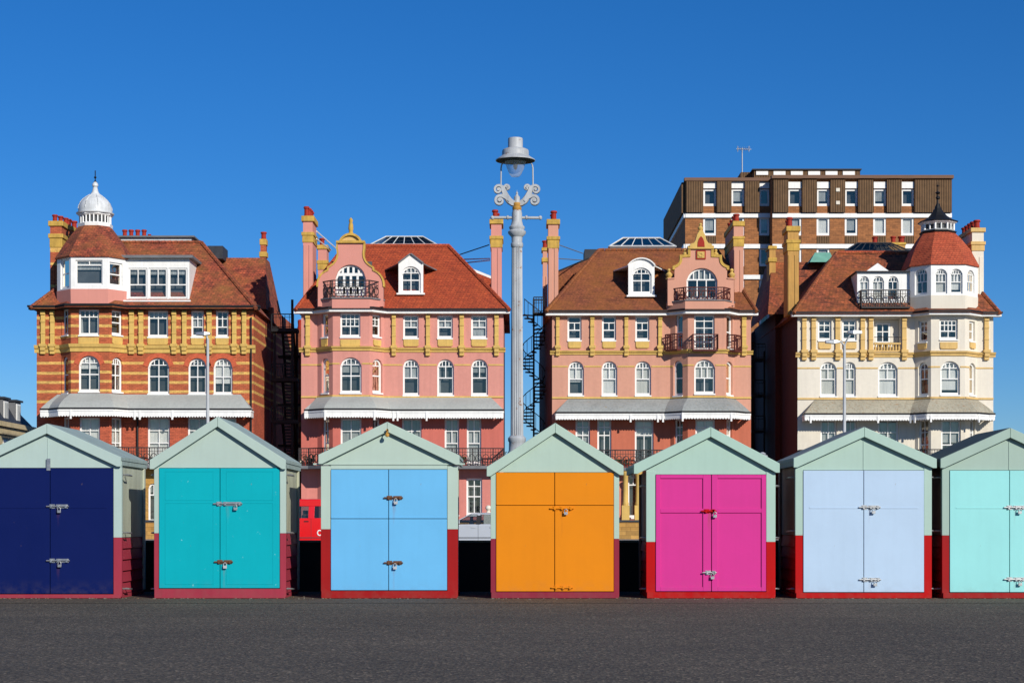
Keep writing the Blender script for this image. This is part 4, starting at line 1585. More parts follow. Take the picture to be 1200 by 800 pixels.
mb = MB()
mb.loft([ring_xy(pg, z2 - 0.06), ring_xy(pg, z2 + 0.02), ring_xy(mixp(0.38), z2 + (z3 - z2) * 0.5), ring_xy(mixp(0.75), z2 + (z3 - z2) * 0.82), ring_xy(o8, z3)], True)
mb.build('turret_roof', M['tile_turret'], tur)
Yd = 106.4
a0, a1 = Z(274, Yd), Z(261.5, Yd)
mb = MB()
mb.m = 1
mb.lathe(tc, [(1.05, a0 - 0.04), (1.12, a0 + 0.06), (0.95, a0 + 0.12)], 8, R(22.5), False)
mb.m = 0
mb.lathe(tc, [(0.95, a0 + 0.10), (1.02, a0 + 0.16), (0.9, a0 + 0.2)], 8, R(22.5), False)
mb.lathe(tc, [(0.9, a1 - 0.14), (1.1, a1 - 0.05), (1.14, a1)], 8, R(22.5), False)
for k in range(16):
    a = R(22.5 * k)
    r = 0.93 if k % 2 else 0.87
    p = Vector((tc[0] + r * math.cos(a), tc[1] + r * math.sin(a), 0))
    mb.tube([p + Vector((0, 0, a0 + 0.15)), p + Vector((0, 0, a1 - 0.1))], 0.07 if k % 2 else 0.045, 5, False)
mb.m = 2
mb.lathe(tc, [(0.8, a0 + 0.1), (0.8, a1 - 0.1)], 8, R(22.5), False)
mb.build('lantern_drum', [M['white'], M['black'], M['dark']], tur)
mb = MB()
hh = Z(240, Yd) - a1
mb.lathe(tc, [(1.18, a1), (1.2, a1 + 0.05), (0.85, a1 + hh * 0.17), (0.55, a1 + hh * 0.36), (0.34, a1 + hh * 0.58), (0.2, a1 + hh * 0.8), (0.12, a1 + hh), (0.10, a1 + hh + 0.05)], 8, R(22.5), False)
mb.build('pointed_cap', M['black'], tur)
mb = MB()
z = a1 + hh
mb.lathe(tc, [(0.1, z), (0.05, z + 0.1), (0.05, z + 0.3), (0.13, z + 0.38), (0.13, z + 0.44), (0.05, z + 0.52), (0.04, z + 0.6), (0.16, z + 0.7), (0.04, z + 0.8), (0.03, z + 1.05), (0.08, z + 1.12), (0.02, z + 1.2), (0.012, Z(212, Yd))], 10)
mb.build('finial', M['black'], tur)
CR = M['cream']
OC = paint('ochre_stack', C(205, 158, 88), 0.8, 0.15, 1.2, 0.2)
DK = paint('dark_red_brick', C(125, 48, 34), 0.9, 0.2, 4)
o = v.chimney(922, 937.3, 265, 368.5, 105.8, 1.6, OC, [(265, 271, 0.10), (281, 285, 0.10), (285, 294, 0.05)], [(0.3, 0.3, 0.72, 0.17), (0.35, 0.75, 0.65, 0.16)])
v.chimney(900.5, 910, 288, 340, 113.5, 1.2, OC, [(288, 292, 0.08), (302, 307, 0.08)], [])
v.chimney(1138, 1154, 267, 370, 106.0, 3.4, CR, [(267, 272, 0.10), (283, 287, 0.10), (287, 294, 0.05)], [(0.5, 0.07, 0.6, 0.18), (0.45, 0.27, 0.62, 0.18), (0.45, 0.47, 0.62, 0.18), (0.45, 0.67, 0.6, 0.18), (0.45, 0.88, 0.6, 0.18)], M['pyellow'])
v.chimney(1022, 1062, 284, 300, 116, 0.9, OC, [(284, 287, 0.06)], [(0.12, 0.5, 0.5, 0.17), (0.66, 0.5, 0.55, 0.16), (0.9, 0.5, 0.55, 0.2)])
# rear roof and copper hood left of the main hip
mb = MB()
Yx = 110.5
a, b = P(900, 368, Yx), P(985, 368, Yx)
c, d = P(985, 307, 114.3), P(904, 307, 114.3)
mb.face([a, b, c, d])
mb.face([a, d, d + Vector((0, 3, 0)), a + Vector((0, 9, 0))])
mb.face([d, c, c + Vector((0, 3, 0)), d + Vector((0, 3, 0))])
mb.build('rear_roof', M['tile_d'], rt)
mb = MB()
Yc = 113
b4 = [P(949, 307, Yc), P(978, 307, Yc), P(978, 307, Yc) + Vector((0, 2, 0)), P(949, 307, Yc) + Vector((0, 2, 0))]
t2 = [P(955, 296, Yc + 1), P(973, 296, Yc + 1)]
mb.face([b4[0], b4[1], t2[1], t2[0]])
mb.face([b4[1], b4[2], t2[1]])
mb.face([b4[2], b4[3], t2[0], t2[1]])
mb.face([b4[3], b4[0], t2[0]])
mb.build('copper_hood', M['copper'], rt)
mb = MB()
mb.box(X(906, 113), X(936, 113), 112, 122, GZ, Z(368, 113))
mb.build('rear_wing', MDR, rt)
# ============================== beach huts ==============================
HY = 30.0
PALE = (172, 209, 194)
M['felt'] = paint('pale_roof_felt', C(168, 188, 184), 0.75, 0.12, 1.5, 0.2, bmp=0.2)
M['felt_mid'] = paint('grey_roof_felt', C(150, 160, 156), 0.75, 0.16, 1.5, 0.2, bmp=0.2)
M['felt_dark'] = paint('dark_roof_felt', C(84, 100, 96), 0.75, 0.2, 1.5, 0.2, bmp=0.2)


def hpaint(name, rgb, k=0.80, chips=None, var=0.04, streak=0.03, wear=None, runs=()):
    m = paint(name, C(*rgb, k), 0.6, var, 1.1, streak, chips, 0.0, 0.10)
    nt = m.node_tree
    b = nt.nodes['Principled BSDF']
    b.inputs['Specular IOR Level'].default_value = 0.12
    # splashed grit near the ground and a few rubbed and scuffed spots
    old = b.inputs['Base Color'].links[0].from_socket
    tc = nt.nodes.new('ShaderNodeTexCoord')
    sx = nt.nodes.new('ShaderNodeSeparateXYZ')
    nt.links.new(tc.outputs['Object'], sx.inputs[0])
    low = ramp(nt, sx.outputs['Z'], [(0.03, g(1)), (0.34, g(0))])
    nz = ramp(nt, noise(nt, 5.0, 6, None, 0.7), [(0.42, g(0)), (0.7, g(0.22))])
    f = mixc(nt, low, nz, 1.0, 'MULTIPLY')
    c = mixc(nt, old, C(120, 108, 96, 0.8), f)
    sp = ramp(nt, noise(nt, 26.0, 3, mapped(nt, (1, 1, 0.55)), 0.6), [(0.755, g(0)), (0.775, g(0.8))])
    c = mixc(nt, c, wear or C(150, 120, 92, 0.8), sp)
    # rust washed down from the bolts
    for x0, z0, ln, amt in runs:
        d = nd(nt, 'ShaderNodeMath', operation='SUBTRACT')
        nt.links.new(sx.outputs['X'], d.inputs[0])
        d.inputs[1].default_value = x0
        a_ = nd(nt, 'ShaderNodeMath', operation='ABSOLUTE')
        nt.links.new(d.outputs[0], a_.inputs[0])
        n_ = nd(nt, 'ShaderNodeMath', operation='MULTIPLY_ADD')
        nt.links.new(noise(nt, 9.0, 4, mapped(nt, (1.6, 1, 0.5))), n_.inputs[0])
        n_.inputs[1].default_value = 0.11
        nt.links.new(a_.outputs[0], n_.inputs[2])
        wx = ramp(nt, n_.outputs[0], [(0.045, g(1)), (0.085, g(0))])
        mz = nd(nt, 'ShaderNodeMapRange')
        mz.inputs['From Min'].default_value = z0 - ln
        mz.inputs['From Max'].default_value = z0
        nt.links.new(sx.outputs['Z'], mz.inputs['Value'])
        wz = ramp(nt, mz.outputs[0], [(0.0, g(0)), (0.9, g(amt)), (0.97, g(amt)), (1.0, g(0))])
        c = mixc(nt, c, C(150, 84, 40, 0.8), mixc(nt, wx, wz, 1.0, 'MULTIPLY'))
    nt.links.new(c, b.inputs['Base Color'])
    return m


def hut(idx, label, apex, eave_l, eave_r, wl, wr, door, split, red_py, green, rgb, red, side, felt, style, lines, bolts, gable_line=False, hooks=(), chips=None, depth=2.0, header=False, inset=0.05):
    ax, ay = apex
    dl, dr, dt, db = door
    xl, xr = X(wl, HY), X(wr, HY)
    xm = (xl + xr) / 2
    root = thing('beach_hut', (xm, HY + depth / 2, 0.004), label, 'beach hut', 'beach huts in a row along the promenade')
    gm = hpaint('hut_green_' + idx, green, 0.80, None, 0.04, 0.035)
    rm = hpaint('hut_red_' + idx, red, 0.8, None, 0.08, 0.10)
    dm = hpaint('door_paint_' + idx, rgb, 0.80, chips, runs=[(X(p0 + (p1 - p0) * 0.45, HY) - xm, Z(py, HY) - 0.01, 0.35 if met == 'm' else 0.5, 0.22 if met == 'm' else 0.5) for p0, p1, py, lk_, met in bolts])
    sm = paint('hut_side_' + idx, C(*side, 0.8), 0.6, 0.12, 1.2, 0.25)  # brown-mauve on the pink and paleblue huts: side shade put into the colour
    zr = Z(red_py, HY)
    ze_l, ze_r = Z(eave_l[1], HY), Z(eave_r[1], HY)
    za = Z(ay, HY)
    zdt, zdb = Z(dt, HY), Z(db, HY)
    Yb = HY + depth
    xdl, xdr = X(dl, HY), X(dr, HY)
    # front frame: two posts painted in two colours, header board
    for a, b in ((xl, xdl - 0.006), (xdr + 0.006, xr)):
        mb = MB()
        mb.box(a, b, HY, HY + 0.09, zr, zdt + 0.06)
        mb.m = 1
        mb.box(a, b, HY, HY + 0.09, 0.03, zr)
        mb.build('corner_post', [gm, rm], root, 0.006)
    if header:
        mb = MB()
        mb.box(xdl - 0.005, xdr + 0.005, HY + 0.004, HY + 0.08, zdt + 0.008, Z(dt - 5.5, HY))
        mb.box(xdl - 0.3, xdr + 0.3, HY - 0.012, HY + 0.003, Z(dt - 7.5, HY), Z(dt - 5.5, HY))
        mb.build('header_board', gm, root, 0.004)
    # plinth
    mb = MB()
    mb.box(xl + 0.01, xr - 0.01, HY - 0.03, HY - 0.002, 0.008, zdb - 0.012)
    mb.box(xl + 0.03, xr - 0.03, HY + 0.0, Yb - 0.02, 0.0, 0.07)
    mb.build('plinth', rm, root, 0.006)
    # side walls: plain boarding above, red weatherboards below
    for sx, xw, ze in ((1, xl, ze_l), (-1, xr, ze_r)):
        mb = MB()
        a, b = sorted((xw + sx * inset, xw + sx * (inset + 0.04)))
        mb.box(a, b, HY + 0.092, Yb, zr, ze + 0.05)
        n = 5
        mb.m = 1
        for k in range(n):
            z0, z1 = 0.08 + (zr - 0.08) * k / n, 0.08 + (zr - 0.08) * (k + 1) / n
            x0, x1 = xw + sx * (inset - 0.015), xw + sx * (inset + 0.015)
            xi = xw + sx * (inset + 0.05)
            mb.hexa([(x0, HY + 0.092, z0), (x1, HY + 0.092, z1 - 0.004), (xi, HY + 0.092, z1 - 0.004), (xi, HY + 0.092, z0)],
                    [(x0, Yb, z0), (x1, Yb, z1 - 0.004), (xi, Yb, z1 - 0.004), (xi, Yb, z0)])
        mb.m = 0
        a, b = sorted((xw + sx * (inset - 0.038), xw + sx * (inset - 0.002)))
        mb.box(a, b, Yb - 0.1, Yb + 0.005, 0.08, ze + 0.04)
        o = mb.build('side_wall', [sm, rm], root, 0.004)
        # locking-bar brackets by the front corner
        for hy in hooks:
            hm = MB()
            z = Z(hy, HY)
            x = xw + sx * inset
            hm.box(min(x, x - sx * 0.03), max(x, x - sx * 0.03), HY + 0.12, HY + 0.2, z - 0.035, z + 0.035)
            pts = [(x, HY + 0.16, z), (x - sx * 0.10, HY + 0.16, z + 0.005), (x - sx * 0.13, HY + 0.19, z), (x - sx * 0.13, HY + 0.42, z - 0.01), (x - sx * 0.02, HY + 0.45, z)]
            hm.tube(pts, 0.014, 6)
            hm.build('locking_bracket', M['metal'], o)
    mb = MB()
    mb.prism([(xl + 0.05, 0.05), (xr - 0.05, 0.05), (xr - 0.05, ze_r), (X(ax, HY), za - 0.12), (xl + 0.05, ze_l)], Yb - 0.04, Yb - 0.005)
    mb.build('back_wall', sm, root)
    # gable panel
    xa = X(ax, HY)
    tb = 0.155
    hl = ze_l + tb - 0.05 + (za - ze_l - tb) * (xl - X(eave_l[0], HY)) / (xa - X(eave_l[0], HY))
    hr = ze_r + tb - 0.05 + (za - ze_r - tb) * (X(eave_r[0], HY) - xr) / (X(eave_r[0], HY) - xa)
    mb = MB()
    gz0 = zdt + 0.008 if not header else Z(dt - 7.3, HY)
    mb.prism([(xl, gz0), (xr, gz0), (xr, max(gz0 + 0.01, hr - 0.01)), (xa, za - 0.07), (xl, max(gz0 + 0.01, hl - 0.01))], HY + 0.012, HY + 0.05)
    if gable_line:
        mb.box(xa - 0.004, xa + 0.004, HY + 0.003, HY + 0.01, gz0, za - 0.2)
    mb.build('gable_panel', gm, root)
    # bargeboards
    xel, xer = X(eave_l[0], HY), X(eave_r[0], HY)
    t = 0.155
    for x, ze, s_ in ((xel, ze_l, -1), (xer, ze_r, 1)):
        mb = MB()
        e = 0.002 * s_
        mb.prism([(xa + e, za), (x, ze + t), (x, ze), (x - s_ * 0.06, ze), (xa + e, za - t * 1.06)], HY - 0.075, HY - 0.03)
        mb.build('bargeboard', gm, root, 0.006)
    # roof
    mb = MB()
    th = 0.05
    yf, yb = HY - 0.055, Yb + 0.13
    for x, ze, s_ in ((xel, ze_l, -1), (xer, ze_r, 1)):
        zo = ze + t
        # the slab runs a little beyond the bargeboard at the rear
        mb.hexa([(xa, yf + 0.03, za + 0.004), (x, yf + 0.03, zo + 0.004), (x, yf + 0.03, zo - th), (xa, yf + 0.03, za - th)],
                [(xa, yb, za + 0.004), (x, yb, zo + 0.004), (x, yb, zo - th), (xa, yb, za - th)])
        a, b = sorted((x - s_ * 0.012, x - s_ * 0.05))
        mb.box(a, b, HY - 0.028, yb - 0.01, zo - 0.13, zo - th * 0.6)
    mb.build('roof', felt, root)
    # doors
    xs = X(split, HY)
    for k, (a, b) in enumerate(((xdl, xs - 0.006), (xs + 0.006, xdr))):
        mb = MB()
        d0, d1 = HY - 0.018, HY + 0.04
        if style == 'stable':
            zl_ = Z(lines[0], HY)
            mb.box(a, b, d0, d1, zdb, zl_ - 0.004)
            mb.box(a, b, d0, d1, zl_ + 0.004, zdt)
            bd = 0.006
            mb.box(a + 0.002, b - 0.002, d0 - bd, d0 - 0.001, zl_ + 0.006, zl_ + 0.03)
        elif style == 'panel':
            mb.box(a, b, d0 + 0.022, d1, zdb, zdt)
            s0 = 0.13 if k == 1 else 0.10
            s1 = 0.10 if k == 1 else 0.13
            if k == 0:
                s0, s1 = 0.075, 0.135
            else:
                s0, s1 = 0.10, 0.075
            zm = [Z(p, HY) for p in lines]        # rail top, rail bottom
            mb.box(a, a + s0, d0, d0 + 0.021, zdb, zdt)
            mb.box(b - s1, b, d0, d0 + 0.021, zdb, zdt)
            for z0, z1 in ((zdt - 0.06, zdt), (zm[1], zm[0]), (zdb, zdb + 0.07)):
                mb.box(a + s0, b - s1, d0 + 0.001, d0 + 0.021, z0, z1)
        else:
            mb.box(a, b, d0, d1, zdb, zdt)
            if style == 'mould':
                zl_ = Z(lines[0], HY)
                r = 0.10
                for z0, z1 in ((zdb + 0.06, zl_ - 0.02), (zl_ + 0.02, zdt - 0.05)):
                    x0, x1 = a + (r if k else 0.10), b - 0.10
                    w = 0.009
                    for q in ((x0, x1, z0, z0 + w), (x0, x1, z1 - w, z1), (x0, x0 + w, z0 + w, z1 - w), (x1 - w, x1, z0 + w, z1 - w)):
                        mb.box(q[0], q[1], d0 - 0.005, d0 - 0.0005, q[2], q[3])
            elif style == 'rail':
                zl_ = Z(lines[0], HY)
                mb.box(a + (0.0 if k else 0.1), b - (0.1 if k else 0.0), d0 - 0.006, d0 - 0.0005, zl_ - 0.012, zl_ + 0.012)
        o = mb.build('door', dm, root, 0.005)
        if k == 1:
            for (p0, p1, py, lock, met) in bolts:
                x0, x1, z = X(p0, HY), X(p1, HY), Z(py, HY)
                y = d0 - 0.002
                bm_ = MB()
                m_ = {'m': M['metal'], 'r': M['rusty'], 'p': dm}.get(met, rm)
                bm_.box(x0, x0 + 0.09, y - 0.008, y, z - 0.035, z + 0.035)
                bm_.box(x0 + 0.11, x1, y - 0.008, y, z - 0.032, z + 0.032)
                bm_.tube([(x0 - 0.05, y - 0.022, z), (x1 + 0.02, y - 0.022, z)], 0.013, 8)
                for xx in (x0 + 0.03, x0 + 0.15, x1 - 0.03):
                    bm_.box(xx - 0.014, xx + 0.014, y - 0.038, y - 0.002, z - 0.026, z + 0.026)
                bm_.build('bolt', m_, o)
                if lock:
                    lm = MB()
                    lx = x0 + (x1 - x0) * lock
                    arc = [(lx + 0.024 * math.cos(R(a_)), y - 0.045, z - 0.045 + 0.034 * math.sin(R(a_))) for a_ in range(0, 181, 30)]
                    lm.tube([(lx + 0.024, y - 0.045, z - 0.075)] + arc + [(lx - 0.024, y - 0.045, z - 0.075)], 0.007, 6)
                    lm.box(lx - 0.03, lx + 0.03, y - 0.056, y - 0.032, z - 0.108, z - 0.062)
                    lm.build('padlock', M['metal'] if met != 'r' else M['grey_post'], o, 0.006)
    return root


hk = (556, 624, 690)
RD1, RD2, RD3 = (168, 58, 76), (166, 28, 30), (190, 12, 16)
hut('navy', 'beach hut with navy blue double doors, cut off by the picture edge', (56, 496.5), (-30.5, 546.6), (142.5, 546.6), -24, 142.5, (-14, 132.5, 548.3, 695),
    59, 629.5, (184, 206, 200), (6, 26, 90), RD1, (196, 204, 186), M['felt'], 'rail', (594.5,), ((58.5, 80, 593, 0.55, 'm'), (58.5, 81, 656.5, 0.55, 'm')), True, hk)
hut('teal', 'beach hut with chipped bright turquoise double doors', (255.6, 488.4), (176.4, 549.6), (335.4, 549.6), 180.5, 335, (186.8, 327.6, 548.3, 688.5),
    258, 624.5, (184, 205, 196), (0, 177, 191), RD1, (196, 200, 176), M['felt'], 'mould', (587.5,), ((254, 283, 590, 0.78, 'm'), (255, 272, 658, 0.55, 'r')), False, hk,
    (C(140, 216, 220), 0.665))
hut('blue', 'beach hut with sky blue doors split into upper and lower halves', (454, 494.4), (373.6, 543.5), (538.6, 544.5), 376, 536.6, (388, 523.8, 550, 691),
    455.5, 619.8, (187, 208, 196), (112, 191, 241), RD2, (196, 202, 186), M['felt'], 'stable', (607.5,), ((453.5, 471, 583, 0.6, 'r'), (453.5, 471, 659, 0.55, 'r')), False, (), None, 2.0, True, 0.125)
hut('orange', 'beach hut with bright orange double doors', (650.6, 495.6), (570.4, 558), (730.4, 556.5), 575, 725.6, (581.6, 719, 553.5, 692.4),
    650, 631, (184, 208, 194), (236, 141, 20), (150, 46, 66), (196, 202, 186), M['felt'], 'stable', (591.8,), ((648, 671, 595.3, 0.65, 'p'), (649.5, 670, 688, 0, 'p')), False, ())
hut('pink', 'beach hut with magenta pink panelled double doors', (832.3, 500.3), (742.5, 555), (913, 553.7), 757.3, 908.8, (768.5, 897.5, 556, 692.3),
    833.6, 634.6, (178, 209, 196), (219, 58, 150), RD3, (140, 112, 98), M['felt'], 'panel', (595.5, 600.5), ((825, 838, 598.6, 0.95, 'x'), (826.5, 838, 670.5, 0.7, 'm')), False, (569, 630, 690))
hut('paleblue', 'beach hut with very pale blue double doors', (1012, 500.4), (929.3, 547.6), (1096.6, 548.3), 932, 1092, (941.4, 1082.5, 551, 693.2),
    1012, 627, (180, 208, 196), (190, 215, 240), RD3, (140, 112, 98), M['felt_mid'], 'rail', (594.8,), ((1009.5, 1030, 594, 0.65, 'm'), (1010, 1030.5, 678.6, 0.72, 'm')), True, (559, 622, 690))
hut('mint', 'beach hut with pale mint double doors, cut off by the picture edge', (1182.6, 501.3), (1101, 548.3), (1264, 548.3), 1104, 1262, (1113, 1252.5, 551, 693.2),
    1182.8, 627, (172, 196, 184), (160, 232, 231), RD2, (120, 110, 98), M['felt_dark'], 'rail', (594.8,), ((1179.5, 1200, 594.3, 0.7, 'm'), (1179.5, 1200, 678.2, 0.72, 'm')), True, (559, 622, 690))

NAVY = [o for o in COL.objects if o.get('category') == 'beach hut']
mb = MB()
mb.box(X(55, HY), X(59.5, HY), HY - 0.03, HY - 0.021, Z(551, HY), Z(537, HY))
mb.box(X(56, HY), X(58.5, HY), HY - 0.022, HY + 0.008, Z(549, HY), Z(539, HY))
mb.build('hasp', M['metal'], NAVY[0])
mb = MB()
mb.tube([(X(454.5, HY), HY - 0.06, Z(505, HY)), (X(454.5, HY), HY - 0.14, Z(504, HY)), (X(454.5, HY), HY - 0.15, Z(508, HY))], 0.022, 8)
mb.lathe((X(454.5, HY), HY - 0.15), [(0.02, Z(508, HY)), (0.035, Z(509, HY)), (0.03, Z(511.5, HY)), (0.005, Z(512.5, HY))], 8)
mb.build('hook', M['gold'], NAVY[2])
PY = 34.0
root = thing('vent_post', (X(893.6, PY), PY, 0.2), 'slim grey post with a small cap rising behind the magenta hut roof', 'post')
mb = MB()
mb.lathe((X(893.6, PY), PY), [(0.035, 0.2), (0.035, Z(536, PY))], 10)
mb.build('post', M['grey_post'], root)
mb = MB()
mb.lathe((X(893.6, PY), PY), [(0.035, Z(536.5, PY)), (0.09, Z(536, PY)), (0.1, Z(533.5, PY)), (0.05, Z(532.5, PY)), (0.07, Z(531.5, PY)), (0.02, Z(529.5, PY))], 12)
mb.build('cap', M['grey_post'], root)

# low black wall behind the huts
mb = MB()
mb.box(-30, 30, 33.0, 33.25, 0, 0.90)
mb.m = 1
mb.box(-30, 30, 32.96, 33.29, 0.90, 0.94)
tag(mb.build('boundary_wall', [paint('black_wall_paint', (0.016, 0.015, 0.015, 1), 0.8, 0.3, 3), paint('mossy_coping', C(96, 100, 84, 0.8), 0.9, 0.3, 3)], None, 0, (0, 33.1, 0)),
    'low black painted wall running behind all the huts', 'wall')

# ============================== promenade lamp ==============================
LAMPG, nt, b_ = new_mat('lamp_glass')
nt.nodes.remove(b_)
t1 = nd(nt, 'ShaderNodeBsdfTransparent', Color=(0.93, 0.95, 0.96, 1))
t2 = nd(nt, 'ShaderNodeBsdfDiffuse', Color=(0.75, 0.77, 0.78, 1))
t3 = nd(nt, 'ShaderNodeBsdfGlossy', Roughness=0.05)
m1, m2 = nt.nodes.new('ShaderNodeMixShader'), nt.nodes.new('ShaderNodeMixShader')
lw = nd(nt, 'ShaderNodeLayerWeight', Blend=0.25)
k1 = nd(nt, 'ShaderNodeMath', operation='MULTIPLY_ADD')
nt.links.new(lw.outputs['Facing'], k1.inputs[0])
k1.inputs[1].default_value = 0.45
k1.inputs[2].default_value = 0.14
nt.links.new(k1.outputs[0], m1.inputs[0])
nt.links.new(t1.outputs[0], m1.inputs[1])
nt.links.new(t2.outputs[0], m1.inputs[2])
m2.inputs[0].default_value = 0.06
nt.links.new(m1.outputs[0], m2.inputs[1])
nt.links.new(t3.outputs[0], m2.inputs[2])
nt.links.new(m2.outputs[0], nt.nodes['Material Output'].inputs['Surface'])
LY = 38.0
k_ = LY / F
lx = X(605.8, LY)
root = thing('promenade_lamp', (lx, LY, 0.2), 'tall silver fluted promenade lamp with scrolled brackets and hooded lantern', 'street lamp')


def lz(py):
    return Z(py, LY)


c0 = (lx, LY)
mb = MB()
mb.lathe(c0, [(0.30, 0.2), (0.30, 0.5), (0.24, 0.6), (0.20, 0.9), (0.20, lz(530)), (0.175, lz(528)), (0.17, lz(518)), (0.19, lz(516.5)), (0.19, lz(513)), (0.14, lz(510))], 24)
mb.build('pedestal', M['silver_paint'], root)
mb = MB()
rings = []
nf = 20
for t in range(13):
    z = lz(511) + (lz(290) - lz(511)) * t / 12
    r = (7.5 - 1.3 * t / 12) * k_
    rings.append([(lx + r * (1 - 0.13 * (j % 2)) * math.cos(2 * math.pi * j / (2 * nf)), LY + r * (1 - 0.13 * (j % 2)) * math.sin(2 * math.pi * j / (2 * nf)), z) for j in range(2 * nf)])
mb.loft(rings)
mb.build('fluted_column', M['silver_paint'], root)
mb = MB()
mb.lathe(c0, [(r * k_, lz(y)) for r, y in ((6.2, 290.5), (7.2, 289), (7.2, 285.5), (6.2, 284), (6.5, 278), (10.3, 274), (10.6, 271.5), (8, 269.5), (9.2, 267.5), (9.2, 266), (7.2, 264),
                                         (6.0, 259), (6.0, 250), (5.2, 247), (4.8, 245))], 24)
mb.tube([(X(577, LY), LY, lz(255)), (X(632, LY), LY, lz(255.4))], 1.7 * k_, 10)
for px_ in (577, 633):
    mb.lathe((X(px_, LY), LY), [(0.005, lz(257.8)), (1.8 * k_, lz(257)), (2.5 * k_, lz(255.2)), (1.8 * k_, lz(253.4)), (0.005, lz(252.6))], 10)
for px_ in (595, 617):
    mb.tube([(X(px_ - 1, LY), LY, lz(255)), (X(px_ + 1, LY), LY, lz(255))], 2.6 * k_, 10)
mb.build('capital', M['silver_paint'], root)
mb = MB()
mb.lathe(c0, [(r * k_, lz(y)) for r, y in ((4.8, 247), (5.4, 246), (5.4, 243), (4.4, 242), (5.0, 240), (5.0, 238.5), (4, 237.5))], 16)
mb.build('gilt_collar', M['gold'], root)
mb = MB()
mb.lathe(c0, [(r * k_, lz(y)) for r, y in ((4.2, 238), (3.4, 234), (3.6, 231), (2.0, 229.5), (1.1, 227.5), (1.6, 226.5), (0.3, 224.5), (0.1, 222.5))], 12)


def scroll_plate(mb, sgn):
    def q(a, b):
        return (lx + sgn * a * k_, LY, lz(b))
    # S-shaped cast bracket as thick bars, with coiled ends
    def flat(pts, ws, t):
        # flat cast bar: rectangular section, width ws in the picture plane, thickness t
        pts = [Vector(p) for p in pts]
        rings = []
        for i, p in enumerate(pts):
            d = (pts[min(i + 1, len(pts) - 1)] - pts[max(i - 1, 0)]).normalized()
            n_ = Vector((-d.z, 0, d.x)) * ws[i] * k_
            y_ = Vector((0, t, 0))
            rings.append([p + n_ - y_ * 0.6, p + n_ * 0.8 - y_, p - n_ * 0.8 - y_, p - n_ - y_ * 0.6, p - n_ + y_ * 0.6, p - n_ * 0.8 + y_, p + n_ * 0.8 + y_, p + n_ + y_ * 0.6])
        mb.loft(rings)

    def coil(cx, cy, r0, a0, turns, sgn_, w0):
        n_ = 20
        pts, ws = [], []
        for i in range(n_ + 1):
            t = i / n_
            a = R(a0) + sgn_ * t * turns * 2 * math.pi
            r = r0 * (1 - 0.78 * t)
            pts.append(q(cx + r * math.cos(a), cy - r * math.sin(a)))
            ws.append(w0 * (1 - 0.45 * t))
        return pts, ws
    # leaf-shaped arm up to the outer top coil
    c1p, c1w = coil(21.8, 222.6, 5.2, 120, 1.25, -1, 1.7)
    flat([q(0.5, 239), q(5, 238.4), q(9, 235.5), q(12.5, 230.5), q(15.5, 224), q(17.0, 219.5)] + c1p, [3.4, 3.6, 3.8, 3.6, 3.0, 2.4] + c1w, 0.055)
    c2p, c2w = coil(11.6, 220.2, 3.4, 40, 1.1, 1, 1.5)
    flat([q(13.5, 228), q(14.6, 222.5)] + c2p, [2.4, 2.0] + c2w, 0.047)
    c3p, c3w = coil(20.2, 235.4, 5.6, 75, 1.35, -1, 1.8)
    flat([q(8, 236), q(13, 231.5), q(18, 229.6)] + c3p, [2.6, 2.6, 2.2] + c3w, 0.062)
    for (a, b, r) in ((21.8, 222.6, 1.5), (20.2, 235.4, 1.6), (11.6, 220.2, 1.1), (9.5, 235.5, 1.2)):
        p = q(a, b)
        mb.tube([(p[0], LY - 0.075, p[2]), (p[0], LY + 0.075, p[2])], r * k_, 10)


for sg in (-1, 1):
    scroll_plate(mb, sg)
mb.build('scroll_bracket', M['silver_paint'], root)
mb = MB()
for sg in (-1, 1):
    q = lambda a, b: (lx + sg * a * k_, LY, lz(b))
    mb.tube([q(18.8, 217), q(18.6, 197), q(18.0, 193.5), q(16.2, 191)], 0.85 * k_, 8)
mb.build('hanger_rod', M['silver_paint'], root)
mb = MB()
c1 = (X(604, LY), LY)
mb.lathe(c1, [(r * k_, lz(y)) for r, y in ((23.2, 188.6), (23.2, 187.6), (18.5, 184.6), (15.8, 182.6), (15.6, 177.2), (15.0, 176), (13.0, 175), (9.4, 174.2), (8.7, 173), (8.7, 163.2), (8.3, 162.2), (0.5, 162))], 32)
hood = mb.build('lamp_hood', M['silver_paint'], root)
mb = MB()
mb.lathe(c1, [(r * k_, lz(y)) for r, y in ((22.4, 188.7), (12, 189.6), (0.5, 189.8))], 32)
mb.build('reflector', M['slate'], hood)
mb = MB()
mb.lathe(c1, [(r * k_, lz(y)) for r, y in ((12.4, 189.9), (11.4, 193), (10.0, 197), (8.4, 201), (6.7, 204.5), (4.6, 207), (0.2, 207.8))], 24)
mb.build('glass_bowl', LAMPG, root)
mb = MB()
mb.lathe(c1, [(1.4 * k_, lz(190)), (2.6 * k_, lz(193)), (2.3 * k_, lz(196)), (1.4 * k_, lz(198.5)), (0.2 * k_, lz(199.5))], 12)
mb.build('bulb', M['grey_post'], root)

# plain street lights on the road
SY = 80.0


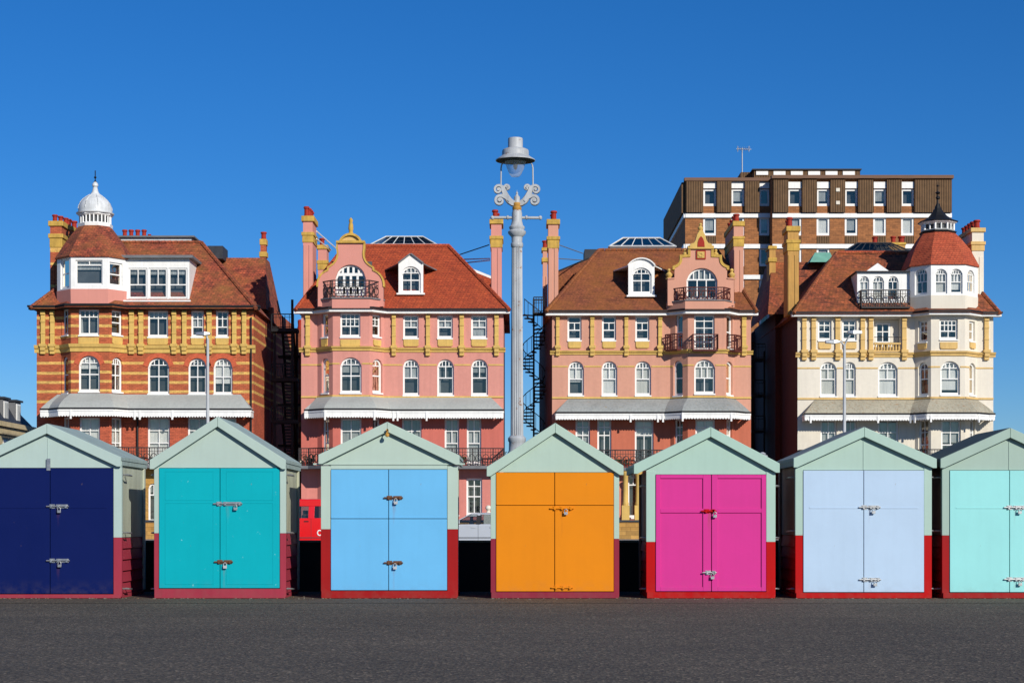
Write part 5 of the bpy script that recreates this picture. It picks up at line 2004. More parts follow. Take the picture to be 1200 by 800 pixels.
def street_light(px, py_top, heads, label):
    x = X(px, SY)
    root = thing('street_light', (x, SY, 0.2), label, 'street light', 'tall grey lights along the road')
    mb = MB()
    zt = Z(py_top, SY)
    mb.lathe((x, SY), [(0.13, 0.2), (0.13, 1.7), (0.085, 1.8), (0.06, zt)], 12)
    mb.build('pole', M['grey_post'], root)
    for hx, hy in heads:
        mb = MB()
        a = Vector((x, SY, zt - 0.05))
        h = P(hx, hy, SY)
        s_ = 1 if h.x > x else -1
        mb.tube([a, a.lerp(h, 0.25) + Vector((0, 0, 0.12)), a.lerp(h, 0.6) + Vector((0, 0, 0.12)), h - Vector((s_ * 0.2, 0, 0))], 0.04, 8)
        o = mb.build('arm', M['grey_post'], root)
        mb = MB()
        mb.loft([[(h.x - s_ * 0.30, SY + dy, h.z + dz) for dy, dz in ((-.07, -.05), (.07, -.05), (.07, .06), (-.07, .06))],
                 [(h.x - s_ * 0.05, SY + dy, h.z + dz) for dy, dz in ((-.14, -.09), (.14, -.09), (.12, .10), (-.12, .10))],
                 [(h.x + s_ * 0.34, SY + dy, h.z + dz) for dy, dz in ((-.11, -.06), (.11, -.06), (.08, .07), (-.08, .07))]])
        mb.build('lamp_head', M['metal'], o, 0.02)


street_light(243.5, 397, ((238.5, 391),), 'slim grey single-headed street light before the striped brick villa')
street_light(989.5, 404, ((976, 400.5), (1001, 389.5)), 'slim grey double-headed street light before the cream villa')

# ============================== staircases ==============================
QY = 112.0
x0, y0 = X(625.5, QY), QY
root = thing('spiral_staircase', (x0, y0, GZ), 'black iron spiral staircase between the pink and salmon villas', 'staircase')
z_top = Z(369, QY)
mb = MB()
mb.tube([(x0, y0, GZ), (x0, y0, z_top + 1.0)], 0.06, 8)
mb.build('newel_post', M['black'], root)
st, rl, bs = MB(), MB(), MB()
n = 62
rs = 0.72
dz = (z_top - GZ) / n
pts = []
for k in range(n):
    a = R(-90 - 24.5 * k)
    z = GZ + dz * (k + 1)
    a2 = a - R(26)
    p = [(x0, y0), (x0 + rs * math.cos(a), y0 + rs * math.sin(a)), (x0 + rs * math.cos(a2), y0 + rs * math.sin(a2))]
    st.hexa([(q[0], q[1], z - 0.085) for q in p], [(q[0], q[1], z) for q in p])
    bs.tube([(p[1][0], p[1][1], z), (p[1][0], p[1][1], z + 0.95)], 0.016, 4, False)
    pts.append((p[1][0], p[1][1], z + 0.95))
st.build('tread', M['black'], root)['kind'] = 'stuff'
rl.tube(pts, 0.028, 5)
rl.tube([(p[0], p[1], p[2] - 0.95) for p in pts], 0.03, 4)
rl.build('handrail', M['black'], root)
bs.build('baluster', M['black'], root)['kind'] = 'stuff'
mb = MB()
mb.box(x0 - 0.05, X(638, QY), y0 - 0.7, y0 + 0.6, z_top, z_top + 0.08)
railing(mb, [(x0 - 0.02, y0 - 0.65, z_top + 0.08), (X(637.5, QY), y0 - 0.65, z_top + 0.08)], 0.95, 0.17, 0.016, False)
railing(mb, [(x0 - 0.02, y0 + 0.55, z_top + 0.08), (X(637.5, QY), y0 + 0.55, z_top + 0.08)], 0.95, 0.17, 0.016, False)
mb.build('landing', M['black'], root)

QY = 109.5
root = thing('fire_escape', (X(333, QY), QY, GZ), 'black steel fire escape between the striped and pink villas', 'fire escape')
pm = MB()
for px_, yy in ((342.5, QY), (322, QY), (342.5, QY + 2.6), (322, QY + 2.6), (348, QY + 2.6)):
    top = Z(351, QY) if px_ == 342.5 and yy == QY else Z(384, QY)
    pm.box(X(px_, yy) - 0.07, X(px_, yy) + 0.07, yy - 0.07, yy + 0.07, GZ, top)
pm.build('post', M['black'], root)['kind'] = 'stuff'
lv = [385, 443, 492, 541]
for k, py_ in enumerate(lv):
    z = Z(py_, QY)
    mb = MB()
    mb.box(X(318.5, QY), X(348.5, QY), QY - 0.3, QY + 0.9, z - 0.2, z)
    railing(mb, [(X(319, QY), QY - 0.28, z), (X(341 if k else 345, QY), QY - 0.28, z)], 0.85, 0.3 if k == 0 else 0.2, 0.014, False)
    mb.build('platform', M['black'], root)
    mb = MB()
    mb.box(X(318.5, QY), X(348.5, QY), QY + 2.7, QY + 3.8, z - 1.5, z - 1.38)
    mb.build('half_landing', M['black'], root)
    if k < 3:
        zb = Z(lv[k + 1], QY)
        mb = MB()
        nn = 14
        for j in range(nn):
            t = j / nn
            zz = zb + (z - zb) * (t + 0.03)
            yy = QY + 2.6 - 1.7 * t
            mb.box(X(329, QY), X(341, QY), yy - 0.06, yy + 0.16, zz - 0.09, zz - 0.02)
        for px_ in (328.5, 341.3):
            mb.tube([(X(px_, QY), QY + 2.7, zb), (X(px_, QY), QY + 0.9, z)], 0.07, 4, False)
            mb.tube([(X(px_, QY), QY + 2.7, zb + 0.9), (X(px_, QY), QY + 0.9, z + 0.9)], 0.03, 4, False)
        mb.build('stair_flight', M['black'], root)
# dark back house seen between them
mb = MB()
MBK = zoned('back_brick', [(0, C(150, 90, 50))] + sum([[(2 + 1.1 * k, C(206, 150, 80)), (2.3 + 1.1 * k, C(160, 84, 50))] for k in range(9)], []), 0, 13, (0.235, 0.09, 0.6))
mb.box(X(310, 124), X(362, 124), 124, 132, GZ, Z(386, 124))
root = thing('back_house', (X(336, 124), 128, GZ), 'banded brick house glimpsed behind the black fire escape', 'building')
o = mb.build('wall', MBK, root)
mb = MB()
mb.lathe((X(351, 124.5), 124.8), [(0.16, Z(386, 124)), (0.2, Z(383, 124)), (0.15, Z(380, 124)), (0.17, Z(374, 124)), (0.1, Z(373, 124))], 10)
mb.build('chimney_pot', M['terracotta'], root)
mb = MB()
fd = Facet((X(310, 124), 124), (X(362, 124), 124))
for a, b, t, bt in ((329, 340, 398, 425), (329, 340, 452, 480), (331, 341, 500, 520)):
    u0, z1 = fd.pt(a, t)
    u1, z0 = fd.pt(b, bt)
    window(root, fd, (u0, u1, z0, z1), [(0.5, 2), (1, 2)], ('blind', 1), dep=-0.2)

# dark house in the gap between the salmon and cream villas
root = thing('gap_house', (X(895, 123), 127, GZ), 'shadowed dark brick house in the gap beside the cream villa', 'building')
mb = MB()
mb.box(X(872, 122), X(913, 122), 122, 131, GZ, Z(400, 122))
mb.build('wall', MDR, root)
mb = MB()
a, b = X(872, 122) - 0.2, X(913, 122)
mb.prism([(a, Z(401, 122)), (b, Z(401, 122)), (b, Z(372, 122)), (b - 0.6, Z(372, 122))], 121.8, 131)
mb.build('roof', M['slate'], root)
mb = MB()
for k in range(3):
    z = Z(420 + 42 * k, 116)
    mb.box(X(880, 116), X(896, 116), 115.6, 117.4, z - 0.12, z)
    railing(mb, [(X(880, 116), 115.65, z), (X(896, 116), 115.65, z)], 0.9, 0.25, 0.015, False)
mb.tube([(X(881, 116), 115.7, GZ), (X(881, 116), 115.7, Z(412, 116))], 0.06, 5)
mb.tube([(X(895, 116), 115.7, GZ), (X(895, 116), 115.7, Z(412, 116))], 0.06, 5)
mb.build('iron_gallery', M['black'], root)

# ============================== tower block ==============================
TY = 150.0
T2 = 151.5
root = thing('apartment_block', (X(950, TY), TY + 10, GZ), 'tall brown brick apartment block with white bands behind the villas', 'building')
TB = zoned('block_brick', [(0, C(176, 116, 68)), (5, C(176, 114, 66))], 0, 45, (0.45, 0.16, 0.55), 0.16, 0.85, 0.1)
ribm, nt, b_ = new_mat('ribbed_brown_cladding')
wv = nd(nt, 'ShaderNodeTexWave', Scale=2.2)
wv.wave_type = 'BANDS'
wv.bands_direction = 'X'
tc_ = nt.nodes.new('ShaderNodeTexCoord')
nt.links.new(tc_.outputs['Object'], wv.inputs['Vector'])
c_ = ramp(nt, wv.outputs['Fac'], [(0.15, C(98, 74, 50)), (0.5, C(128, 98, 68))])
c_ = mixc(nt, c_, ramp(nt, noise(nt, 2.0, 5), [(0.3, g(0.8)), (0.7, g(1.2))]), 1.0, 'MULTIPLY')
nt.links.new(c_, b_.inputs['Base Color'])
b_.inputs['Roughness'].default_value = 0.9
bump(nt, b_, wv.outputs['Fac'], 0.8, 0.08)
ztop, ztop2 = Z(206.5, TY), Z(209.5, T2)
fr = Facet((X(905, TY), TY), (X(1115, TY), TY))
fl = Facet((X(803, T2), T2), (X(905, TY), T2))
cols_r = [(923.5, 939.3), (957, 972.3), (990, 1005), (1023.3, 1038.5), (1056, 1071)]
cols_l = [(824, 839.3), (857, 872.3), (889.8, 901.5)]
rows = [(221.5, 241.5)] + [(254.5 + 36 * k, 276 + 36 * k) for k in range(5)]
for fc, cols, zt, nrow in ((fr, cols_r, ztop, 4), (fl, cols_l, ztop2, 6)):
    hs = []
    kinds = []
    for ri, (t, bt) in enumerate(rows[:nrow]):
        for ci, (a, b) in enumerate(cols):
            u0, z1 = fc.pt(a, t)
            u1, z0 = fc.pt(b, bt)
            hs.append((u0, u1, z0, z1))
            kinds.append(('blind', 1) if ri == 1 and ci in (1, 3, 4) and fc is fr else (('net', 0.7) if (ri + ci) % 2 else None))
    mb = MB()
    wall_panel(mb, fc, GZ, zt, hs, 0.5)
    mb.build('front_wall', [TB, M['dark']], root)
    for h, kd in zip(hs, kinds):
        window(root, fc, h, [(1, 1)], kd, dep=0.06, bw=0.16, sill=False)
    # header panels over the top-floor windows, brown cladding between them
    edges = [fc.pt(c[0], 220)[0] for c in cols] + [fc.pt(c[1], 220)[0] for c in cols]
    edges = sorted(edges)
    sp = [(0.03, edges[0])] + [(edges[k], edges[k + 1]) for k in range(1, len(edges) - 1, 2)] + [(edges[-1], fc.L - 0.03)]
    zlo, zhi = fc.pt(900, 249.5)[1], fc.pt(900, 211.8)[1]
    for u0, u1 in sp:
        if u1 - u0 < 0.3:
            continue
        mb = MB()
        fc.box(mb, u0 + 0.02, u1 - 0.02, zlo, zhi, -0.35, -0.003)
        mb.build('cladding_panel', ribm, root)
    for k in range(0, len(edges), 2):
        mb = MB()
        fc.box(mb, edges[k] + 0.01, edges[k + 1] - 0.01, fc.pt(900, 221)[1], fc.pt(900, 213.5)[1], -0.12, -0.004)
        mb.build('header_panel', M['white'], root)
    for j in range(6):
        mb = MB()
        fc.box(mb, 0.0, fc.L, fc.pt(900, 255.3 + 36 * j)[1], fc.pt(900, 250.3 + 36 * j)[1], -0.16, -0.002)
        mb.build('floor_band', M['white'], root)
    # dark spandrels under the second-row windows
    for k in range(0, len(edges), 2):
        for r_ in range(2):
            mb = MB()
            fc.box(mb, edges[k] + 0.01, edges[k + 1] - 0.01, fc.pt(900, 285.5 + 36 * r_)[1], fc.pt(900, 276.6 + 36 * r_)[1], -0.04, -0.003)
            mb.build('spandrel_panel', ribm, root)
    mb = MB()
    fc.box(mb, -0.1, fc.L + 0.1, zt - 0.25, zt + 0.02, -0.42, 0.3)
    mb.build('parapet', M['lead_dark'] if False else paint('brown_coping', C(128, 98, 80), 0.8) if 'brown_coping' not in bpy.data.materials else bpy.data.materials['brown_coping'], root)
mb = MB()
xl = X(803, T2)
xr = X(1115, TY)
xm = X(905, TY)
mb.face([(xl, T2, GZ), (xl, 170.3, GZ), (xl, 170.3, ztop2), (xl, T2, ztop2)])
mb.face([(xr, TY, GZ), (xr, 170.3, GZ), (xr, 170.3, ztop), (xr, TY, ztop)])
mb.face([(xl, 170.3, GZ), (xr, 170.3, GZ), (xr, 170.3, ztop2), (xl, 170.3, ztop2)])
mb.face([(xm, TY, GZ), (xm, T2, GZ), (xm, T2, ztop), (xm, TY, ztop)])
mb.face([(xl, T2, ztop2 - 0.1), (xm, T2, ztop2 - 0.1), (xm, 170.3, ztop2 - 0.1), (xl, 170.3, ztop2 - 0.1)])
mb.face([(xm, TY, ztop - 0.1), (xr, TY, ztop - 0.1), (xr, 170.3, ztop - 0.1), (xm, 170.3, ztop - 0.1)])
mb.build('side_wall', TB, root)
mb = MB()
for j in range(6):
    z0 = fl.pt(830, 255.3 + 36 * j)[1]
    z1 = fl.pt(830, 250.3 + 36 * j)[1]
    mb.box(xl - 0.14, xl - 0.004, T2 - 0.1, 170.3, z0, z1)
mb.build('floor_band', M['white'], root)
mb = MB()
mb.box(xl - 0.30, xl - 0.004, T2 + 0.02, 170.3, fl.pt(830, 249.5)[1], ztop2 - 0.3)
mb.build('cladding_panel', ribm, root)
mb = MB()
fp = Facet((X(884, 157), 157), (X(1008, 157), 157))
mb.box(fp.A.x, fp.B.x, 157, 165, ztop2 - 1, Z(199.5, 157))
mb.box(X(869, 158), X(884, 158), 158.5, 165, ztop2 - 1, Z(200.5, 158))
mb.m = 1
mb.box(fp.A.x - 0.2, fp.B.x + 0.1, 156.8, 165.2, Z(199.5, 157) + 0.003, Z(198.2, 157))
mb.m = 2
for k in range(6):
    mb.box(X(886 + 20.3 * k, 157), X(900 + 20.3 * k, 157), 156.9, 156.997, Z(205.3, 157), Z(201, 157))
mb.build('penthouse', [ribm, M['slate'], M['white']], root)
mb = MB()
AY = 160
mb.tube([P(869.8, 203, AY), P(869.8, 173.5, AY)], 0.05, 5)
mb.tube([P(863, 174.5, AY), P(880.5, 175.2, AY)], 0.035, 5)
for k in range(7):
    a = P(864.5 + 2.2 * k, 174.6, AY)
    mb.tube([a + Vector((0, -0.7, 0.0)), a + Vector((0, 0.7, 0.0))], 0.02, 4)
    if k in (0, 6):
        mb.tube([a + Vector((0, 0, -0.25)), a + Vector((0, 0, 0.25))], 0.03, 4)
mb.build('aerial', M['grey_post'], root)
# pipe and little square vents
mb = MB()
for px_, py_ in ((981, 223.5), (981, 238.5)):
    fr.pbox(mb, px_ - 2.2, px_ + 2.2, py_ - 2.0, py_ + 2.0, -0.42, -0.36)
mb.build('vent', M['cream'], root)

# ============================== far left terrace ==============================
WX = X(0, 130)
root = thing('terraced_house', (WX - 5, 127, GZ), 'pale stone house with slate mansard roof and dormers at far left', 'building')
fs = Facet((WX, 112), (WX, 139))
fs.n = Vector((1, 0))
STN = zoned('pale_stone', [(0, C(224, 206, 166)), (3, C(222, 202, 158))], 0, 14, None, 0.14, 0.85, 0.2)
zc = Z(493.5, 130)
mb = MB()
mb.box(WX - 10, WX, 112, 139, GZ, zc)
mb.build('wall', STN, root)
mb = MB()
mb.box(WX - 10, WX + 0.35, 112, 139.2, zc - 0.35, zc)
mb.box(WX - 10, WX + 0.15, 112, 139.1, zc - 0.9, zc - 0.36)
mb.build('cornice', STN, root)
mb = MB()
zt = zc + 1.9
mb.hexa([(WX, 112, zc), (WX, 139, zc), (WX - 10, 139, zc), (WX - 10, 112, zc)], [(WX - 1.1, 112, zt), (WX - 1.1, 135.5, zt), (WX - 9, 135.5, zt), (WX - 9, 112, zt)])
mb.build('roof', M['slate'], root)
for yy in (114.5, 117.5, 120.5, 123.5, 126.5, 129.5, 132.3, 135.6):
    mb = MB()
    mb.box(WX - 2.2, WX - 0.25, yy - 0.75, yy + 0.75, zc + 0.1, zc + 1.75)
    mb.m = 1
    mb.box(WX - 2.3, WX - 0.1, yy - 0.9, yy + 0.9, zc + 1.76, zc + 1.9)
    mb.m = 2
    mb.box(WX - 0.247, WX - 0.20, yy - 0.55, yy + 0.55, zc + 0.25, zc + 1.6)
    mb.m = 3
    mb.box(WX - 0.199, WX - 0.17, yy - 0.4, yy - 0.05, zc + 0.35, zc + 1.5)
    mb.box(WX - 0.199, WX - 0.17, yy + 0.05, yy + 0.4, zc + 0.35, zc + 1.5)
    mb.build('dormer', [M['lead_dark'], M['slate'], M['white'], M['net']], root)
for yy, zw in [(y_, z_) for y_ in (114.5, 118.7, 122.9, 127.1, 131.3, 135.5) for z_ in (1.3, 4.4)]:
    fm = MB()
    fm.box(WX - 0.02, WX + 0.06, yy - 0.6, yy + 0.6, zc - zw - 1.7, zc - zw)
    fm.m = 1
    fm.box(WX + 0.061, WX + 0.07, yy - 0.5, yy - 0.03, zc - zw - 1.6, zc - zw - 0.1)
    fm.box(WX + 0.061, WX + 0.07, yy + 0.03, yy + 0.5, zc - zw - 1.6, zc - zw - 0.1)
    fm.build('window', [M['white'], M['blind']], root)

# ============================== plants on the balconies
def plant(px, py, Y, w, h, label, seed, flower=None):
    r = random.Random(seed)
    c = P(px, py, Y)
    root = thing('balcony_plant', (c.x, Y, c.z), label, 'plant', 'potted plants on the villa balconies')
    mb = MB()
    mb.box(c.x - w * 0.45, c.x + w * 0.45, Y - 0.1, Y + 0.1, c.z, c.z + 0.2)
    mb.build('trough', M['terracotta'], root, 0.02)
    mb = MB()
    for k in range(170):
        p = Vector((c.x + r.gauss(0, w * 0.3), Y + r.gauss(0, 0.1), c.z + 0.2 + abs(r.gauss(0, h * 0.45))))
        a = Vector([r.uniform(-1, 1) for _ in range(3)]).normalized() * 0.07
        b = Vector([r.uniform(-1, 1) for _ in range(3)]).normalized() * 0.045
        mb.m = 1 if flower and r.random() < 0.2 else 0
        mb.face([p - a, p + b, p + a, p - b])
    mb.build('foliage', [M['leaf'], flower or M['leaf']], root)


M['leaf'] = paint('leaf_green', (0.05, 0.085, 0.03, 1), 0.8, 0.3, 5)
plant(730, 548, YF - 0.75, 0.8, 0.35, 'leafy green trough on the salmon villa balcony', 4, paint('coral_flower', C(220, 90, 60), 0.7))
plant(362, 546, YF - 0.7, 0.7, 0.45, 'flowering trough on the pink villa balcony at its left end', 6, M['cream'])
plant(542, 546, YF - 0.7, 0.5, 0.5, 'flowering trough on the pink villa balcony between two tall windows', 8, paint('rose_flower', C(220, 120, 140), 0.7))

# ============================== garden walls ==============================
OCW = zoned('ochre_garden_wall', [(0, C(206, 158, 84)), (0.5, C(196, 146, 72))], 0, 2, (0.5, 0.22, 0.6), 0.14)
for (a, b, lab, ball) in ((60, 300, 'ochre garden wall before the striped brick villa', 0), (360, 592, 'ochre garden wall with white ball finial before the pink villa', 572.3),
                          (640, 885, 'ochre garden wall before the salmon villa', 0), (935, 1165, 'ochre garden wall before the cream villa', 0)):
    GY = 98.0
    zt = Z(609, GY)
    mb = MB()
    mb.box(X(a, GY), X(b, GY), GY, GY + 0.3, GZ, zt - 0.12)
    root = thing('garden_wall', ((X(a, GY) + X(b, GY)) / 2, GY + 0.15, GZ), lab, 'garden wall', 'garden walls in front of the villas')
    mb.build('wall', OCW, root)
    mb = MB()
    mb.box(X(a, GY) - 0.05, X(b, GY) + 0.05, GY - 0.06, GY + 0.36, zt - 0.118, zt)
    mb.build('coping', M['slate'], root, 0.02)
    if ball:
        mb = MB()
        x = X(ball, GY)
        mb.box(x - 0.25, x + 0.25, GY - 0.12, GY + 0.42, GZ, Z(601, GY))
        z = Z(601, GY)
        mb.lathe((x, GY + 0.15), [(0.16, z), (0.12, z + 0.06), (0.07, z + 0.12), (0.12, z + 0.18), (0.17, z + 0.26), (0.15, z + 0.36), (0.09, z + 0.42), (0.01, z + 0.44)], 12)
        mb.build('gate_pier', M['cream'], root)

# ============================== vehicles ==============================
VY, RZ = 72.0, 0.2


def vehicle(name, label, cat, px_front, L, W, H, belt, low, mat, hood, wind, rear, pillars, van=False):
    """side view, front to the left; hood/wind/rear are distances along the length"""
    xf = X(px_front, VY)
    root = thing(name, (xf + L / 2, VY, RZ), label, cat)
    y0, y1 = VY - W / 2, VY + W / 2

    def A(u, z):
        return (xf + u, RZ + z)

    wr = 0.31
    w1, w2 = 0.82, L - 0.85

    def arch(c):
        return [A(c + (wr + 0.05) * math.cos(t), wr + (wr + 0.05) * math.sin(t)) for t in [R(a) for a in range(170, 9, -20)]]
    prof = [A(0.05, low), A(0.0, 0.42), A(0.02, 0.62), A(0.16, 0.72)]
    prof += [A(hood, belt - 0.06)] + [A(hood + 0.12, belt)]
    prof += [A(L - 0.25, belt + 0.03), A(L - 0.05, belt - 0.06), A(L, 0.6), A(L - 0.02, low + 0.05), A(w2 + wr + 0.06, low)]
    prof += arch(w2)[::-1] + [A(w2 - wr - 0.06, low), A(w1 + wr + 0.06, low)] + arch(w1)[::-1] + [A(w1 - wr - 0.06, low)]
    mb = MB()
    mb.prism(prof, y0, y1)
    body = mb.build('body', mat, root, 0.05)
    # roof shell and pillars
    ins = 0.16 if not van else 0.07
    zb, zr = belt - 0.01, H
    f0, f1 = wind
    r0, r1 = rear
    rm = MB()
    rm.loft([[(xf + f1 - 0.04, y0 + ins, RZ + zr - 0.07), (xf + r0 + 0.05, y0 + ins, RZ + zr - 0.08), (xf + r0 + 0.05, y1 - ins, RZ + zr - 0.08), (xf + f1 - 0.04, y1 - ins, RZ + zr - 0.07)],
             [(xf + f1 + 0.05, y0 + ins + 0.01, RZ + zr - 0.02), (xf + r0, y0 + ins + 0.01, RZ + zr - 0.03), (xf + r0, y1 - ins - 0.01, RZ + zr - 0.03), (xf + f1 + 0.05, y1 - ins - 0.01, RZ + zr - 0.02)],
             [(xf + f1 + 0.4, y0 + ins + 0.25, RZ + zr), (xf + r0 - 0.3, y0 + ins + 0.25, RZ + zr), (xf + r0 - 0.3, y1 - ins - 0.25, RZ + zr), (xf + f1 + 0.4, y1 - ins - 0.25, RZ + zr)]])
    for yb, yt in ((y0 + 0.03, y0 + ins), (y1 - 0.03, y1 - ins)):
        sgn = 1 if yb < VY else -1
        for (u0, u1, w) in [(f0, f1, 0.07)] + [(p, p + 0.03, w_) for p, w_ in pillars] + [(r1, r0, 0.12)]:
            rm.hexa([(xf + u0 - w / 2, yb, RZ + zb), (xf + u0 + w / 2, yb, RZ + zb), (xf + u0 + w / 2, yb + sgn * 0.06, RZ + zb), (xf + u0 - w / 2, yb + sgn * 0.06, RZ + zb)],
                    [(xf + u1 - w / 2, yt, RZ + zr - 0.06), (xf + u1 + w / 2, yt, RZ + zr - 0.06), (xf + u1 + w / 2, yt + sgn * 0.06, RZ + zr - 0.06), (xf + u1 - w / 2, yt + sgn * 0.06, RZ + zr - 0.06)])
    if van:
        for ya, yb in ((y0 + 0.05, y0 + 0.11), (y1 - 0.11, y1 - 0.05)):
            rm.box(xf + f1 - 0.02, xf + r0 + 0.02, ya, yb, RZ + zr - 0.30, RZ + zr - 0.05)
    rm.build('roof', mat, root, 0.015)
    if not van:
        for ya, yb, yc, yd in ((y0 + 0.015, y0 + 0.03, y0 + ins - 0.012, y0 + ins), (y1 - 0.03, y1 - 0.015, y1 - ins, y1 - ins + 0.012)):
            for p, w_ in pillars:
                pm = MB()
                pm.hexa([(xf + p - 0.085, ya, RZ + zb), (xf + p + 0.085, ya, RZ + zb), (xf + p + 0.085, yb, RZ + zb), (xf + p - 0.085, yb, RZ + zb)],
                        [(xf + p - 0.055, yc, RZ + zr - 0.1), (xf + p + 0.115, yc, RZ + zr - 0.1), (xf + p + 0.115, yd, RZ + zr - 0.1), (xf + p - 0.055, yd, RZ + zr - 0.1)])
                pm.build('pillar_trim', M['black'], root)
    for yb, yt in ((y0 + 0.05, y0 + ins + 0.02), (y1 - 0.05, y1 - ins - 0.02)):
        gm = MB()
        gm.face([(xf + f0, yb, RZ + zb), (xf + r1, yb, RZ + zb), (xf + r0, yt, RZ + zr - 0.07), (xf + f1, yt, RZ + zr - 0.07)])
        gm.build('side_window', CARGLASS, root)
    gm = MB()
    gm.face([(xf + f0, y0 + 0.06, RZ + zb), (xf + f0, y1 - 0.06, RZ + zb), (xf + f1, y1 - ins - 0.02, RZ + zr - 0.06), (xf + f1, y0 + ins + 0.02, RZ + zr - 0.06)])
    gm.build('windscreen', CARGLASS, root)
    gm = MB()
    gm.face([(xf + r1, y0 + 0.06, RZ + zb), (xf + r1, y1 - 0.06, RZ + zb), (xf + r0, y1 - ins - 0.02, RZ + zr - 0.06), (xf + r0, y0 + ins + 0.02, RZ + zr - 0.06)])
    gm.build('rear_window', CARGLASS, root)
    # seats glimpsed through the glass
    sm = MB()
    for u in (f0 + 0.75, f0 + 1.65):
        for yy in (VY - 0.4, VY + 0.4):
            sm.box(xf + u, xf + u + 0.16, yy - 0.24, yy + 0.24, RZ + belt - 0.1, RZ + belt + 0.14)
            sm.box(xf + u + 0.03, xf + u + 0.13, yy - 0.11, yy + 0.11, RZ + belt + 0.15, RZ + belt + 0.32)
    sm.build('seat', M['slate'], root, 0.03)
    for u in (w1, w2):
        for ys, s_ in ((y0, 1), (y1, -1)):
            tm = MB()
            tm.tube([(xf + u, ys + s_ * 0.01, RZ + wr), (xf + u, ys + s_ * 0.2, RZ + wr)], wr, 24)
            w = tm.build('wheel', M['black'], root, 0.02)
            hm = MB()
            hm.tube([(xf + u, ys - s_ * 0.004, RZ + wr), (xf + u, ys + s_ * 0.03, RZ + wr)], wr * 0.66, 20)
            hm.build('rim', M['metal'], w, 0.01)
    for yy in (y0 + 0.28, y1 - 0.28):
        hm = MB()
        hm.box(xf - 0.01, xf + 0.12, yy - 0.16, yy + 0.16, RZ + 0.58, RZ + 0.70)
        hm.build('headlight', M['metal'], root, 0.02)
        hm = MB()
        hm.box(xf + L - 0.08, xf + L + 0.01, yy - 0.14, yy + 0.14, RZ + 0.66, RZ + 0.86)
        hm.build('tail_light', M['terracotta'], root, 0.02)
    dm = MB()
    for p, w_ in pillars[:2]:
        dm.box(xf + p - 0.28, xf + p - 0.10, y0 - 0.02, y0 - 0.002, RZ + belt - 0.14, RZ + belt - 0.10)
    dm.build('door_handle', M['grey_post'] if not van else M['black'], root)
    tm = MB()
    for p in [f0 + 0.18] + [p for p, w_ in pillars]:
        tm.box(xf + p - 0.006, xf + p + 0.006, y0 - 0.002, y0 + 0.004, RZ + low + 0.08, RZ + belt)
    tm.box(xf + w1 + 0.45, xf + w2 - 0.45, y0 - 0.012, y0 - 0.001, RZ + 0.42, RZ + 0.45)
    tm.build('door_seam', M['slate'], root)
    mm = MB()
    mm.box(xf + f0 + 0.22, xf + f0 + 0.38, y0 - 0.16, y0 - 0.002, RZ + belt + 0.02, RZ + belt + 0.15)
    mm.build('wing_mirror', mat, root, 0.03)
    return root, xf, y0


CARGLASS = glass('car_glass', (0.58, 0.63, 0.65, 1), 0.05)


def carpaint(name, col):
    m, nt, b = new_mat(name)
    c = ramp(nt, noise(nt, 1.2, 4), [(0.3, tuple(x * 0.93 for x in col[:3]) + (1,)), (0.7, col)])
    nt.links.new(c, b.inputs['Base Color'])
    b.inputs['Roughness'].default_value = 0.28
    b.inputs['Coat Weight'].default_value = 0.6
    b.inputs['Coat Roughness'].default_value = 0.06
    return m


vehicle('parked_car', 'silver hatchback parked beyond the wall between the sky blue and orange huts', 'car', 492, 4.25, 1.75, 1.43, 0.96, 0.2,
        carpaint('silver_car_paint', (0.44, 0.47, 0.52, 1)), 1.25, (1.25, 2.05), (3.2, 3.98), [(2.36, 0.12), (3.1, 0.09)])
vr, xf, vy0 = vehicle('parked_van', 'bright red van parked beyond the wall between the turquoise and sky blue huts', 'van', 312, 4.3, 1.75, 1.98, 1.2, 0.22,
                      carpaint('red_van_paint', C(228, 14, 14, 0.9)), 0.7, (0.75, 1.2), (4.1, 4.22), [(1.9, 0.24), (3.0, 0.3)], True)
q = P(374.5, 624, vy0)
mb = MB()
mb.tube([(q.x + 0.085 * math.cos(R(a)), vy0 - 0.004, q.z + 0.10 * math.sin(R(a))) for a in range(50, 311, 20)], [0.026] * 14, 6)
mb.build('lettering', M['white'], vr)

# ============================== trees far behind ==============================
def tree(px, py, Y, rpx, label, seed, mats):
    r = random.Random(seed)
    c = P(px, py, Y)
    rad = rpx * Y / F
    root = thing('tree', (c.x, Y, GZ), label, 'tree', 'bare trees beyond the villas')
    mb = MB()
    mb.tube([(c.x, Y, GZ), (c.x + 0.1, Y, c.z * 0.5), (c.x, Y, c.z)], [0.28, 0.2, 0.1], 8)
    cr = MB()
    for k in range(60):
        th, ph = r.uniform(0, 6.28), r.uniform(-0.4, 1.4)
        d = Vector((math.cos(th) * math.cos(ph), math.sin(th) * math.cos(ph), math.sin(ph)))
        s0 = Vector((c.x, Y, c.z - rad * r.uniform(0.2, 1.0)))
        e = c + d * rad * r.uniform(0.6, 1.1)
        m = s0.lerp(e, 0.5) + Vector((r.uniform(-.2, .2), r.uniform(-.2, .2), r.uniform(0, .3)))
        mb.tube([s0, m, e], [0.06, 0.04, 0.012], 4, False)
        for j in range(14):
            p = m.lerp(e, r.uniform(0, 1.1)) + Vector([r.uniform(-.4, .4) for _ in range(3)])
            a = Vector([r.uniform(-1, 1) for _ in range(3)]).normalized() * r.uniform(0.06, 0.16)
            b = Vector([r.uniform(-1, 1) for _ in range(3)]).normalized() * r.uniform(0.04, 0.1)
            cr.m = r.randint(0, 1)
            cr.face([p - a, p + b, p + a, p - b])
    mb.build('trunk', mats[0], root)
    cr.build('crown', mats[1:], root)


